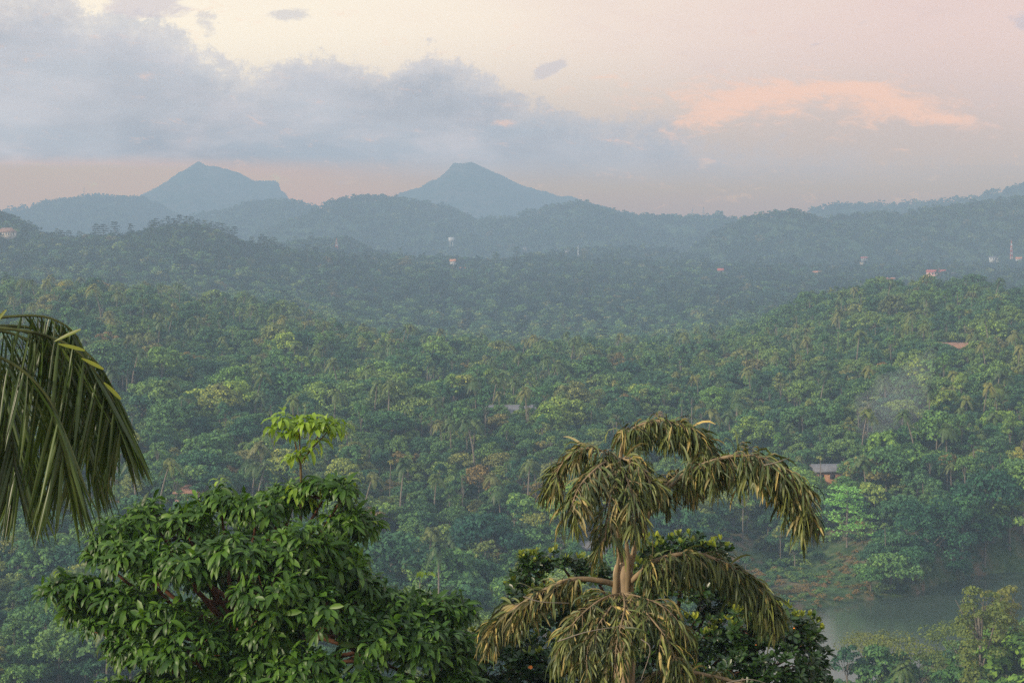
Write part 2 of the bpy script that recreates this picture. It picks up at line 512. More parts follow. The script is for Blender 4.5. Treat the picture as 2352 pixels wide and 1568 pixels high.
# ridges beyond the valley: distance of crest, reach to the front and back, crest line in picture coordinates
RIDGES = [
    ('hills', 2330, 230, 260, [(540, 640), (600, 605), (650, 560), (690, 549), (740, 544), (790, 548), (830, 560), (860, 575), (890, 590), (1000, 625), (1060, 650)], 5, 'low wooded hillock'),
    ('hills', 2480, 300, 300, [(1100, 640), (1200, 592), (1290, 572), (1330, 567), (1460, 558), (1520, 566), (1620, 582), (1750, 600), (1900, 640)], 6, 'low wooded ridge'),
    ('hills', 2650, 480, 300, [(1500, 640), (1600, 560), (1651, 522), (1676, 512), (1716, 495), (1751, 488), (1811, 481), (1851, 487), (1891, 494), (1926, 485), (1976, 483), (2026, 482), (2076, 484), (2126, 473),
                              (2176, 467), (2276, 454), (2326, 449), (2352, 446), (2500, 420), (2900, 400)], 9, 'broad wooded hillside'),
    ('hills', 3500, 800, 400, [(380, 640), (500, 590), (600, 545), (650, 518), (700, 497), (735, 475), (770, 460), (810, 453), (850, 451), (890, 454), (950, 464), (1025, 474), (1060, 487), (1100, 499), (1175, 498),
                              (1226, 480), (1276, 474), (1326, 464), (1366, 472), (1401, 484), (1446, 494), (1501, 499), (1601, 494), (1651, 491), (1700, 496), (1800, 540), (2000, 620)], 10, 'long wooded hill'),
    ('hills', 3950, 600, 400, [(300, 600), (380, 530), (435, 497), (475, 486), (525, 484), (575, 468), (625, 462), (670, 460), (700, 467), (730, 474), (800, 500), (900, 540), (1100, 600)], 9, 'wooded hill'),
    ('hills', 4100, 600, 400, [(1700, 600), (1800, 510), (1841, 491), (1866, 478), (1926, 464), (1976, 468), (2076, 462), (2176, 457), (2226, 449), (2301, 434), (2352, 424), (2500, 405), (2900, 400)], 9, 'far wooded ridge'),
    ('hills', 4600, 900, 500, [(-700, 470), (-300, 480), (0, 484), (15, 480), (50, 474), (75, 478), (100, 477), (150, 459), (190, 453), (225, 447), (250, 449), (280, 454), (325, 452), (360, 467), (400, 487), (425, 497),
                              (600, 540), (900, 600)], 10, 'far wooded hill'),
    ('mountain', 6100, 1200, 700, [(0, 620), (150, 520), (240, 475), (315, 453), (360, 430), (400, 413), (430, 388), (450, 377), (462, 373), (475, 383), (490, 386), (510, 387), (540, 397), (560, 404), (580, 415), (590, 419),
                                  (615, 417), (640, 419), (645, 438), (656, 444), (665, 459), (700, 474), (800, 510), (950, 580), (1050, 620)], 26, 'left peak'),
    ('mountain', 6100, 1200, 700, [(600, 620), (700, 560), (830, 495), (915, 455), (945, 446), (975, 435), (1000, 420), (1015, 412), (1037, 392), (1043, 384), (1052, 380), (1070, 379), (1090, 379), (1102, 388), (1115, 391),
                                  (1145, 402), (1176, 418), (1206, 430), (1251, 442), (1281, 454), (1311, 454), (1336, 464), (1400, 480), (1550, 530), (1750, 620)], 26, 'right peak'),
]


def ridge_h(k, X, Y):
    name, Yr, df, db, pts, amp, _ = RIDGES[k]
    p = np.array(pts, float); rx = (p[:, 0] - CX) / FX * Yr; rz = (CY - p[:, 1]) / FX * Yr - (CAN if name == 'hills' else 0)
    wob = fbm(X / 300.0 + k * 7, X * 0 + k * 3.1, 2) * 60
    zr = np.interp(X, rx, rz)
    base = -125.0
    t = np.where(Y < Yr, (Yr - Y) / df, (Y - Yr) / db)
    f = np.where(t < 1, np.cos(np.clip(t, 0, 1) * np.pi / 2) ** 1.3, 0)
    sc = 170.0 if name == 'hills' else 260.0
    rid = 1 - np.abs(fbm((X + Y * 0.35) / sc + k * 11, Y / (sc * 1.6) + k * 5, 4)) * 2.2
    z = base + (zr - base) * f
    w = np.clip(t * 4, 0, 1) * (1 - np.clip(t, 0, 1))
    z = z + (rid - 0.75) * amp * 4.6 * w
    # small crest detail
    z = z + fbm(X / 22.0 + k, Y / 22.0, 3) * (1.5 if name == 'hills' else 3.5) * f
    return z


def HT(X, Y):
    z = H0(X, Y)
    for k in range(len(RIDGES)):
        z = np.maximum(z, ridge_h(k, X, Y))
    return z


def hit(px, py, y0=255.0, y1=6500.0):
    """where the line of sight through a picture point first meets the ground"""
    Y = np.arange(y0, y1, 2.0)
    d = (CY - py) / FX * Y - HT((px - CX) / FX * Y, Y)
    i = np.argmax(d < 0)
    if d[i] >= 0: i = len(Y) - 1
    Yh = Y[i]; X = (px - CX) / FX * Yh
    return np.array([X, Yh, float(HT(np.array([X]), np.array([Yh]))[0])])


def grid_mesh(X, Y, Z):
    n, m = X.shape
    v = np.stack([X, Y, Z], -1).reshape(-1, 3)
    i = np.arange(n - 1)[:, None] * m + np.arange(m - 1)[None]
    return v, np.stack([i, i + 1, i + m + 1, i + m], -1).reshape(-1, 4)


# clearings: x, y, radius across, radius in depth (open ground, no tall trees)
CLEAR = []


def cleared(X, Y):
    c = np.zeros(np.shape(X), bool)
    for (x, y, rx, ry) in CLEAR: c |= ((X - x) / rx) ** 2 + ((Y - y) / ry) ** 2 < 1
    return c


def groundmat(name, grass, earth, dark, sc):
    m = material(name)
    p = gpos()
    a = noise(p, sc, 6, 0.6); b = noise(p, sc * 6, 5, 0.65)
    c = mixc(smooth(a + (b - 0.5) * 0.5, 0.42, 0.62), grass, earth)
    c = mixc(smooth(b, 0.35, 0.6), dark, c)
    finish(principled(c, 0.9, 0.1, b, 0.6).outputs[0])
    return m


M['ground'] = groundmat('ground_cover', (0.06, 0.11, 0.035), (0.14, 0.10, 0.06), (0.03, 0.055, 0.02), 0.05)
M['hill'] = groundmat('hill_cover', (0.03, 0.065, 0.03), (0.05, 0.08, 0.03), (0.02, 0.045, 0.022), 0.02)
M['rock'] = groundmat('mountain_rock', (0.03, 0.06, 0.03), (0.10, 0.09, 0.075), (0.02, 0.04, 0.02), 0.006)
M['earth'] = groundmat('bare_earth', (0.34, 0.15, 0.07), (0.42, 0.20, 0.10), (0.24, 0.11, 0.05), 0.06)

s = np.linspace(-1, 1, 361)[None, :]
t = np.linspace(0, 1, 620)[:, None]
Yg = -150 + 7100 * (0.12 * t + 0.88 * t ** 2.3)
Xg = s * (170 + np.maximum(Yg, 0) * 0.45)
Yg = Yg + Xg * 0
mb = MB(); v, f = grid_mesh(Xg, Yg, H0(Xg, Yg)); mb.add(v, f)
tag(mb.build('ground', M['ground'], smooth_=True), kind='structure')

m = material('river_water'); 
b = noise(gpos(), 0.35, 4, 0.6)
p = principled((0.040, 0.062, 0.042), 0.14, 0.6, b, 0.2); finish(p.outputs[0]); M['water'] = m
mb = MB(); wx = np.linspace(-420, 700, 80); yn = np.interp(wx, NEARB[:, 0], NEARB[:, 1]) - 6; yf = np.interp(wx, FARB[:, 0], FARB[:, 1]) + 6
tt = np.linspace(0, 1, 6)[:, None]; v, f = grid_mesh(wx[None] + tt * 0, yn[None] * (1 - tt) + yf[None] * tt, wx[None] * 0 + tt * 0 + WATER); mb.add(v, f)
tag(mb.build('river', M['water'], smooth_=True), kind='structure')

for k, (name, Yr, df, db, pts, amp, lab) in enumerate(RIDGES):
    x0, x1 = [(p_[0] - CX) / FX * Yr for p_ in (pts[0], pts[-1])]
    st = 7.0 if name == 'hills' else 8.0
    xs = np.arange(x0, x1 + st, st); ys = np.concatenate([np.arange(Yr - df, Yr, 14.0), np.arange(Yr, Yr + db, 45.0)])
    X, Y = np.meshgrid(xs, ys); Z = ridge_h(k, X, Y)
    mb = MB(); v, f = grid_mesh(X, Y, Z); mb.add(v, f)
    tag(mb.build(name, M['hill' if name == 'hills' else 'rock'], smooth_=True), kind='structure')

# ------------------------------------------------------------------ tree prototypes (meshes only)
rngP = np.random.default_rng(11)


def crown_round(R, Hc, nclump, percl, size, seed, flat=0.75, zc=None, low=0.15, mat=None, spread=1.0):
    """uneven crown: leafy clumps set over a lumpy dome, open between them"""
    rng = np.random.default_rng(seed); mb = MB()
    for i in range(nclump):
        a = rng.uniform(0, 2 * np.pi); el = np.arcsin(rng.uniform(-low, 1)); q = rng.uniform(0.55, 1.0) ** 0.6
        lump = 1 + 0.22 * math.sin(2 * a + seed) + 0.16 * math.sin(3 * a + seed * 2)
        c = np.array([math.cos(a) * math.cos(el) * R * q * lump, math.sin(a) * math.cos(el) * R * q * lump, zc + math.sin(el) * Hc * q * flat])
        r = R * rng.uniform(0.22, 0.36) * spread
        n = nrm(rng.normal(size=(percl, 3)) + np.array([0, 0, 0.55])); n[:, 2] = np.where(n[:, 2] < -0.35, -n[:, 2], n[:, 2])
        pos = c + n * r * rng.uniform(0.7, 1.05, (percl, 1)) * np.array([1.15, 1.15, 0.75])
        cards(mb, pos, nrm(n + rng.normal(size=n.shape) * 0.45), size * rng.uniform(0.6, 1.2, percl), rng)
    return mb.mesh('crown', mat)


def trunk_mesh(h, r, nl, R, seed, mat, lean=0.3):
    rng = np.random.default_rng(seed); mb = MB()
    top = np.array([rng.uniform(-lean, lean), rng.uniform(-lean, lean), h])
    tube(mb, curve([(0, 0, -1.0), (top[0] * .2, top[1] * .2, h * .5), top], 6), np.linspace(r * 1.25, r * .6, 6), 6)
    for i in range(nl):
        a = i / nl * 2 * np.pi + rng.uniform(0, 1); s0 = rng.uniform(0.55, 0.9)
        b0 = top * s0; e = top + np.array([math.cos(a) * R * .6, math.sin(a) * R * .6, R * rng.uniform(.2, .6)])
        tube(mb, curve([b0, (b0 + e) / 2 + np.array([0, 0, -.2]), e], 5), np.linspace(r * .5, r * .15, 5), 4, False)
    return mb.mesh('trunk', mat, True)


def coconut(h, seed, lean=1.2, mat=None, L=3.4, nf=20, rt=0.16):
    rng = np.random.default_rng(seed)
    la = rng.uniform(0, 2 * np.pi); top = np.array([math.cos(la) * lean, math.sin(la) * lean, h])
    mt = MB(); tube(mt, curve([(0, 0, -1), (top[0] * .15, top[1] * .15, h * .45), (top[0] * .6, top[1] * .6, h * .8), top], 8), np.linspace(rt * 1.3, rt * .8, 8), 7)
    mc = MB()
    for i in range(nf):
        a = i * 2.399 + rng.uniform(-.2, .2); el = rng.uniform(-0.35, 1.1) if i > 3 else rng.uniform(1.0, 1.4)
        l = L * rng.uniform(.8, 1.1); d = np.array([math.cos(a) * math.cos(el), math.sin(a) * math.cos(el), math.sin(el)])
        n = 12; tt = np.linspace(0, 1, n)[:, None]
        pts = top + d * l * tt * (1 - .15 * tt) + np.array([0, 0, -1]) * l * (0.55 + 0.25 * math.cos(el)) * tt ** 2.2
        tube(mc, pts, np.linspace(.05, .015, n), 3, False)
        k = 26; ti = np.linspace(.1, .99, k); ip = (ti * (n - 1)); i0 = np.minimum(ip.astype(int), n - 2); fr = (ip - i0)[:, None]
        po = pts[i0] * (1 - fr) + pts[i0 + 1] * fr; tg = nrm(pts[i0 + 1] - pts[i0]); sd = nrm(cross(tg, np.array([0, 0, 1.0]) + 1e-3))
        for sg in (-1, 1):
            dd = nrm(tg * .55 + sd * sg + np.array([0, 0, rng.uniform(-.25, .1)]))
            ll = l * .26 * np.sin(np.pi * np.clip(ti * .85 + .12, 0, 1)) ** .6
            leaf_strips(mc, po, dd, nrm(cross(tg, sd * 1.0)), ll, 0.10, 0.45, [1, .8, .15], 0.0, 2)
    if L > 3:
        for i in range(5):
            a = rng.uniform(0, 6.28); c = top + np.array([math.cos(a) * .3, math.sin(a) * .3, -.35])
            tube(mc, [c + [0, 0, .14], c, c + [0, 0, -.14]], [.05, .15, .04], 5)
    return mt.mesh('trunk', M['ptrunk'], True), mc.mesh('crown', mat or M['palmleaf'])


def layered(h, R, nl, seed, mat, size=.5, per=90, base=.3, tip=.25, sparse=1.0):
    """horizontal plates of foliage stacked up a straight stem"""
    rng = np.random.default_rng(seed); mt = MB(); mc = MB()
    tube(mt, curve([(0, 0, -1), (.1, 0, h * .5), (0, .1, h)], 6), np.linspace(.2, .05, 6), 6)
    for i in range(nl):
        t = i / (nl - 1); z = h * (base + (1 - base) * t); rr = R * (1 - (1 - tip) * t ** 1.6) * rng.uniform(.75, 1.1)
        for b in range(rng.integers(4, 7)):
            a = rng.uniform(0, 6.28); l = rr * rng.uniform(.6, 1); e = np.array([math.cos(a) * l, math.sin(a) * l, z + rng.uniform(-.2, .35)])
            tube(mt, curve([(0, 0, z - .3), e * [.5, .5, 1], e], 4), np.linspace(.07, .02, 4), 3, False)
            n = int(per * sparse / 5); q = rng.uniform(.25, 1, (n, 1)) ** .7
            pos = np.array([0, 0, z - .1]) * (1 - q) + e * q + rng.normal(size=(n, 3)) * np.array([.32, .32, .10]) * R * .35
            cards(mc, pos, nrm(np.array([0, 0, 1.0]) + rng.normal(size=(n, 3)) * .45), size * rng.uniform(.6, 1.2, n), rng)
    return mt.mesh('trunk', M['bark'], True), mc.mesh('crown', mat)


KINDS = {}
KINDS['broad'] = []
for i, (R, Hc, nc, h) in enumerate([(4.0, 4.2, 34, 5.0), (3.4, 5.2, 30, 6.0), (4.8, 3.6, 40, 6.0), (3.0, 4.0, 26, 4.5), (4.2, 5.0, 38, 6.5), (3.6, 3.4, 28, 5.0)]):
    KINDS['broad'].append((trunk_mesh(h, .22, 4, R, 40 + i, M['bark']), crown_round(R, Hc, nc, 70, .62, 20 + i, 0.85, h, mat=M['forest'])))
KINDS['brown'] = [(trunk_mesh(6, .2, 5, 3.5, 60 + i, M['bark']), crown_round(3.6, 4.2, 26, 60, .5, 70 + i, .85, 5.5, mat=M['brown'], spread=.9)) for i in range(2)]
KINDS['coconut'] = [coconut(h, 80 + i, l) for i, (h, l) in enumerate([(11, 1.0), (14, 2.6), (9, .6), (13, 1.6)])]
KINDS['areca'] = [coconut(h, 90 + i, .3, M['forest'], 1.7, 10, .09) for i, h in enumerate([10, 12.5])]
KINDS['slim'] = [(trunk_mesh(10, .16, 5, 1.8, 100 + i, M['bark']), crown_round(2.1, 4.0, 20, 45, .45, 104 + i, 1.0, 8.5, mat=M['forest'])) for i in range(2)]
KINDS['pine'] = [layered(14, 4.2, 6, 110 + i, M['far'], .9, 90, .5, .45) for i in range(3)]
KINDS['lacy'] = [(trunk_mesh(8, .17, 7, 4.5, 120 + i, M['bark'], 1.0), crown_round(5.2, 3.4, 34, 42, .34, 124 + i, .55, 8.5, low=.1, mat=M['lace'], spread=1.0)) for i in range(2)]
KINDS['shrub'] = [(None, crown_round(1.6, 1.6, 12, 40, .42, 130 + i, .9, .3, mat=M['forest'], spread=1.3)) for i in range(2)]
KINDS['drybush'] = [(None, crown_round(1.5, 1.3, 10, 36, .36, 134 + i, .9, .3, mat=M['brown'], spread=1.3)) for i in range(2)]
far_low = [crown_round(4.0, 5.0, 18, 12, 1.25, 140 + i, .9, 3.4, mat=M['far']) for i in range(4)]
far_green = [crown_round(4.0, 5.0, 22, 14, 1.05, 170 + i, .9, 3.4, mat=M['forest']) for i in range(4)]
hill_low = [crown_round(4.6, 5.2, 12, 8, 2.1, 150 + i, .9, 2.0, mat=M['far']) for i in range(3)]
# ------------------------------------------------------------------ clearings, buildings, towers
rng = np.random.default_rng(3)


def clear_at(px, py, rx, ry, dy=0):
    h = hit(px, py); CLEAR.append((h[0], h[1] + dy, rx, ry)); return h


# grassy and bare slopes above the far bank, path on the left, bottom left clearing, red earth on the right
for x, y, rx, ry in [(1745, 1330, 9, 9), (1800, 1330, 10, 12), (1860, 1330, 8, 11), (1700, 1290, 8, 9), (1900, 1345, 6, 7), (240, 715, 12, 7), (300, 735, 9, 6), (190, 700, 10, 7), (150, 1480, 6, 8), (220, 1500, 6, 8), (260, 1480, 5, 8),
                     (240, 1160, 5, 8)]:
    clear_at(x, y, rx, ry)
CLEAR.extend([(60, 428, 17, 19), (50, 436, 14, 15), (74, 436, 10, 12)])


def patch(name, px, py, rx, ry, mat):
    """a low spread of bare soil lying on the slope"""
    h = hit(px, py); n = 26; a = np.linspace(0, 2 * np.pi, n, endpoint=False); rr = 1 + 0.25 * np.sin(a * 3 + px) + 0.12 * np.sin(a * 5 + 1)
    mbp = MB(); vs = []; K = 7
    for k in range(K + 1):
        q = k / K
        X = h[0] + np.cos(a) * rr * rx * q; Y = h[1] + np.sin(a) * rr * ry * q
        vs.append(np.stack([X, Y, HT(X, Y) + 0.5 - 0.9 * (k == K)], 1))
    mbp.add(np.concatenate(vs), [[k * n + i, k * n + (i + 1) % n, (k + 1) * n + (i + 1) % n, (k + 1) * n + i] for k in range(K) for i in range(n)])
    o = mbp.build(name, mat, smooth_=True); tag(o, kind='structure')
    CLEAR.append((h[0], h[1], rx * 1.1, ry * 1.1)); CLEAR.append((h[0], h[1] - ry - 22, rx * .9, 26))
    return h


patch('bare_earth', 2215, 672, 22, 20, M['earth']); patch('bare_earth', 2290, 690, 16, 10, M['earth']); patch('bare_earth', 2085, 662, 14, 7, M['earth'])
patch('dirt_slope', 470, 683, 9, 9, M['earth']); patch('dirt_slope', 528, 684, 9, 7, M['earth'])

M['white'] = plain('white_plaster', (0.55, 0.53, 0.50)); M['cream'] = plain('cream_plaster', (0.62, 0.52, 0.40)); M['pink'] = plain('pink_plaster', (0.62, 0.36, 0.30))
M['redroof'] = plain('red_roof_sheet', (0.40, 0.08, 0.05), .25); M['tile'] = plain('orange_roof_tile', (0.50, 0.20, 0.09), .3, scale=5); M['greyroof'] = plain('grey_roof_sheet', (0.14, 0.14, 0.15), .3)
M['dulltile'] = plain('weathered_tile', (0.26, 0.14, 0.09), .3); M['dark'] = plain('dark_opening', (0.03, 0.03, 0.035)); M['steel'] = plain('painted_steel_red', (0.55, 0.10, 0.06)); M['steelw'] = plain('painted_steel_white', (0.75, 0.75, 0.74)); M['steelg'] = plain('galvanised_steel', (0.35, 0.35, 0.36))
M['wood'] = plain('weathered_board', (0.40, 0.20, 0.10), .3)


def building(name, px, py, w, d, h, wall, roofm, label, cat='house', rz=0.0, hip=False, nwin=4, lift=0.0, rise=None, floors=1, group=None, clear=True):
    p = hit(px, py); r = empty(name, (p[0], p[1], p[2] + lift)); tag(r, label, cat, group)
    if clear: CLEAR.append((p[0], p[1], w * .75, d * 1.0)); CLEAR.append((p[0] * (1 - 14 / p[1]), p[1] - 14, w * .55, 15))
    m1 = MB(); box(m1, (0, 0, h / 2 - 1.5), (w, d, h + 3), rz); m1.build('wall', wall, r)
    e = .6; rise = rise or d * .28; rm = MB(); inset = d * .5 if hip else 0
    v = np.array([[-w / 2 - e, -d / 2 - e, h], [w / 2 + e, -d / 2 - e, h], [w / 2 + e, d / 2 + e, h], [-w / 2 - e, d / 2 + e, h], [-w / 2 - e + inset, 0, h + rise], [w / 2 + e - inset, 0, h + rise]])
    v = np.vstack([v, v - [0, 0, .22]]); ca, sa = math.cos(rz), math.sin(rz)
    v = np.stack([v[:, 0] * ca - v[:, 1] * sa, v[:, 0] * sa + v[:, 1] * ca, v[:, 2] + .225], 1)
    rm.add(v, [[0, 1, 5, 4], [2, 3, 4, 5], [6, 10, 11, 7], [8, 11, 10, 9], [0, 6, 7, 1], [2, 8, 9, 3], [1, 7, 8, 2], [3, 9, 6, 0]])
    rm.add(v, [[1, 2, 5], [3, 0, 4]]); rm.build('roof', roofm, r)
    for fl in range(floors):
        for i in range(nwin):
            x = (i + .5) / nwin * w - w / 2; z = h / floors * (fl + .55); wm = MB()
            c = np.array([x * ca + (d / 2 + .02) * sa, x * sa - (d / 2 + .02) * ca, z])
            box(wm, c, (w / nwin * .45, .08, h / floors * .45), rz); wm.build('door' if (i == nwin // 2 and fl == 0) else 'window', M['dark'], r)
    return r, p


B = building
B('house', 1168, 990, 15, 8, 2.8, M['wood'], M['greyroof'], 'long grey-roofed house half hidden among trees beside a leaning coconut palm', nwin=5, rise=2.2, rz=.06, clear=False, lift=2.5)
B('house', 1905, 1108, 9, 6, 2.8, M['wood'], M['greyroof'], 'small dark-roofed hut with orange-brown walls above the bright green tree', nwin=3, rise=1.6, rz=.1)
B('house', 1885, 1098, 5, 4, 2.2, M['wood'], M['dulltile'], 'small rust-roofed shed left of the dark-roofed hut above the bright green tree', nwin=2, rise=1.2)
B('house', 2210, 818, 14, 8, 3, M['cream'], M['dulltile'], 'low house with a red roof buried in trees at far right', nwin=4, rise=1.8)
B('house', 446, 1190, 8, 6, 2.6, M['pink'], M['dulltile'], 'house with a dusty pink roof just above the large leafy tree', nwin=3, rise=1.6, lift=3.0, clear=False)
B('house', 1375, 1285, 8, 6, 2.6, M['cream'], M['greyroof'], 'low dark shed among tree trunks left of the drooping palm', nwin=3, rise=1.3)
rr_, pp_ = B('building', 2150, 650, 18, 9, 7, M['pink'], M['redroof'], 'two-storey pink building with a bright red roof on the right-hand hilltop', 'building', nwin=6, floors=2, rise=2.2, lift=4)
B('building', 2180, 650, 11, 8, 6, M['greyroof'], M['greyroof'], 'grey two-storey block right of the red-roofed building on the hilltop', 'building', nwin=4, floors=2, rise=.5, lift=4)
B('house', 2035, 657, 16, 7, 3, M['white'], M['tile'], 'long low white house at the top of the right-hand spur', nwin=6, rise=1.0, lift=4)
B('house', 16, 552, 16, 8, 3.6, M['cream'], M['dulltile'], 'white house with orange tiled roof on the dark hill at the left edge', hip=True, nwin=7, floors=1, rise=4, rz=.05, lift=4)
FARB_ = [(1040, 622, 7, 5, 9, 'white', 'tile', 'tall narrow cream building left of centre on the wooded rise'), (1060, 628, 11, 6, 3, 'cream', 'tile', 'low tile-roofed house right of the tall narrow building'),
         (1200, 634, 12, 6, 2.5, 'white', 'greyroof', 'low white house with pale roof in the middle of the woods'), (1180, 645, 13, 5, 2.0, 'white', 'greyroof', 'long flat pale roof just below the low white house'),
         (1655, 638, 7, 5, 6, 'white', 'redroof', 'bright white two-level house in woods right of centre'), (1668, 641, 6, 5, 3, 'white', 'greyroof', 'small white outbuilding touching the bright white house'),
         (1880, 638, 14, 6, 4, 'cream', 'tile', 'cream house with several roofs left of the right-hand spur top'), (1985, 606, 9, 6, 3.5, 'white', 'redroof', 'white house with red roof high on the far right hillside'),
         (1980, 612, 7, 5, 2.5, 'cream', 'greyroof', 'cream cottage below the white house on the far right hillside'), (2280, 606, 10, 6, 5, 'white', 'greyroof', 'sunlit white house left of the red and white mast'),
         (2292, 606, 8, 6, 4, 'white', 'greyroof', 'white house next right of the sunlit white house'), (2340, 612, 8, 7, 6, 'white', 'tile', 'white house at the right edge beyond the mast'),
         (2315, 635, 10, 6, 3.5, 'pink', 'redroof', 'red-roofed cottage in trees below the mast'), (2256, 654, 8, 6, 4.5, 'cream', 'tile', 'peach-walled house above the red earth clearing'),
         (1350, 696, 9, 4, 2, 'white', 'greyroof', 'pale low roof in the central hazy woods'), (1410, 696, 7, 4, 3.5, 'white', 'dark', 'small dark-windowed white house right of the pale low roof'),
         (1302, 592, 6, 5, 5, 'white', 'greyroof', 'tiny pale house on the far central hillside'), (1205, 580, 9, 6, 4, 'cream', 'greyroof', 'faint cream house on the blue middle hillside')]
for px, py, w, d, h, wm_, rm_, lab in FARB_:
    B('house', px, py, w * .8, d * .8, h * .8, M[wm_], M[rm_], lab, nwin=3, floors=1, lift=4.0 if py < 615 else 2.5, rise=1.2 if h < 6 else 2.2, group='small houses scattered in the far woods')


def mast(name, px, py, h, w, label, mats, segs=8, lift=0.0, dish=False):
    p = hit(px, py); r = empty(name, (p[0], p[1], p[2] + lift)); tag(r, label, 'tower')
    for a in range(4):
        sx, sy = [(-1, -1), (1, -1), (1, 1), (-1, 1)][a]; mm = MB()
        tube(mm, [(sx * w, sy * w, -2), (sx * w * .2, sy * w * .2, h)], [w * .09 + .05, .05 + w * .03], 4); mm.build('leg', mats[0], r)
    if 1:
        for i in range(segs):
            mm = MB()
            z0, z1 = h * i / segs, h * (i + 1) / segs; w0, w1 = w * (1 - .8 * i / segs), w * (1 - .8 * (i + 1) / segs)
            c = [(-1, -1), (1, -1), (1, 1), (-1, 1)]
            for q in range(4):
                a_, b_ = c[q], c[(q + 1) % 4]
                tube(mm, [(a_[0] * w0, a_[1] * w0, z0), (b_[0] * w1, b_[1] * w1, z1)], .06 + w * .04, 3); tube(mm, [(b_[0] * w0, b_[1] * w0, z0), (a_[0] * w1, a_[1] * w1, z1)], .06 + w * .04, 3)
                tube(mm, [(a_[0] * w1, a_[1] * w1, z1), (b_[0] * w1, b_[1] * w1, z1)], .06 + w * .04, 3)
            mm.build('bracing', mats[i % 2], r)
    if dish:
        mm = MB(); tube(mm, [(0, -.9, h * .8), (0, -.5, h * .8)], [1.1, .9], 10); mm.build('dish', M['steelw'], r)
    mm = MB(); tube(mm, [(0, 0, h * .9), (0, 0, h * 1.12)], .12, 4); mm.build('spike', mats[0], r)
    return r


mast('lattice_mast', 2323, 606, 25, 1.7, 'red and white lattice mast rising from the woods at far right', (M['steel'], M['steelw']), 9, 3, True)
mast('lattice_mast', 1328, 600, 11, .8, 'thin pale lattice mast in the central blue hills', (M['steelw'], M['steelw']), 6, 8)
mast('lattice_mast', 1590, 505, 16, 1.8, 'left of two thin masts on the distant central ridge', (M['steelg'], M['steelg']), 6, 6)
mast('lattice_mast', 1616, 505, 18, 1.8, 'right of two thin masts on the distant central ridge', (M['steelg'], M['steelg']), 6, 6)
mast('lattice_mast', 193, 462, 26, 1.2, 'faint thin mast on the far left hill, left of the pair', (M['steelg'], M['steelg']), 6, 6)
mast('lattice_mast', 230, 455, 30, 1.2, 'faint thin mast on the crest of the far left hill, right of the pair', (M['steelg'], M['steelg']), 6, 6)
mast('lattice_mast', 773, 586, 11, 1.8, 'short red tower on the small wooded hillock left of centre', (M['steel'], M['steelw']), 5, 8)
p = PT(2157, 640, pp_[1] + 6); r = empty('radio_mast', (p[0], p[1], pp_[2])); tag(r, 'slender white pole mast with a red tip behind the red-roofed building', 'mast')
mm = MB(); tube(mm, [(0, 0, -1), (0, 0, 11)], [.35, .2], 6); mm.build('pole', M['steelw'], r)
mm = MB(); tube(mm, [(0, 0, 11), (0, 0, 15)], [.25, .12], 6); mm.build('tip', M['steel'], r)
mm = MB(); tube(mm, [(0, 0, 9.2), (0, 0, 9.9)], [.8, .8], 8); mm.build('platform', M['steelw'], r)
p = hit(1037, 570); r = empty('water_tower', (p[0], p[1], p[2] + 4)); tag(r, 'pale round water tower on the blue middle hillside', 'water tower')
for a in range(4):
    mm = MB(); q = [(-3, -3), (3, -3), (3, 3), (-3, 3)][a]; tube(mm, [(q[0] * .8, q[1] * .8, -4), (q[0] * .6, q[1] * .6, 6)], .6, 5); mm.build('leg', M['white'], r)
mm = MB(); tube(mm, [(0, 0, 6), (0, 0, 7), (0, 0, 12), (0, 0, 13)], [3, 5, 5, 3], 14); mm.build('tank', M['white'], r)

# ------------------------------------------------------------------ planting
TREES = []     # individual: kind, variant, x, y, scale, tint, label, group
used = []


def add_tree(kind, x, y, scale=1.0, tint=(1, 1, 1), label=None, cat='tree', group=None, var=None, rz=None, dz=0.0):
    ms = KINDS[kind]; v = int(rng.integers(len(ms))) if var is None else var
    z = float(HT(np.array([x]), np.array([y]))[0]) + dz
    name = {'broad': 'broadleaf_tree', 'brown': 'russet_tree', 'coconut': 'coconut_palm', 'areca': 'areca_palm', 'slim': 'slender_tree', 'pine': 'layered_pine', 'lacy': 'feathery_tree', 'shrub': 'shrub', 'drybush': 'dry_bush'}[kind]
    t_, c_ = ms[v]
    rz = float(rng.uniform(0, 6.28)) if rz is None else rz
    if t_ is None:
        o = bpy.data.objects.new(name, c_); COL.objects.link(o); o.location = (x, y, z); o.rotation_euler = (0, 0, rz); o.scale = (scale,) * 3; o.color = (*tint, 1)
    else:
        o = empty(name, (x, y, z)); o.rotation_euler = (0, 0, rz); o.scale = (scale,) * 3
        for nm, me in (('trunk', t_), ('crown', c_)):
            ch = bpy.data.objects.new(nm, me); COL.objects.link(ch); ch.parent = o; ch.color = (*tint, 1)
    tag(o, label, cat, group)
    used.append((x, y, scale * (2.2 if kind in ('broad', 'brown') else 1.0)))
    return o


def at(kind, px, py, scale=1.0, tint=(1, 1, 1), label=None, cat='tree', group=None, Y=None, **k):
    """tree whose foot stands at a picture point (or on the ground below it at distance Y)"""
    if Y is None: h = hit(px, py)
    else: h = np.array([(px - CX) / FX * Y, Y])
    return add_tree(kind, float(h[0]), float(h[1]), scale, tint, label, cat, group, **k)


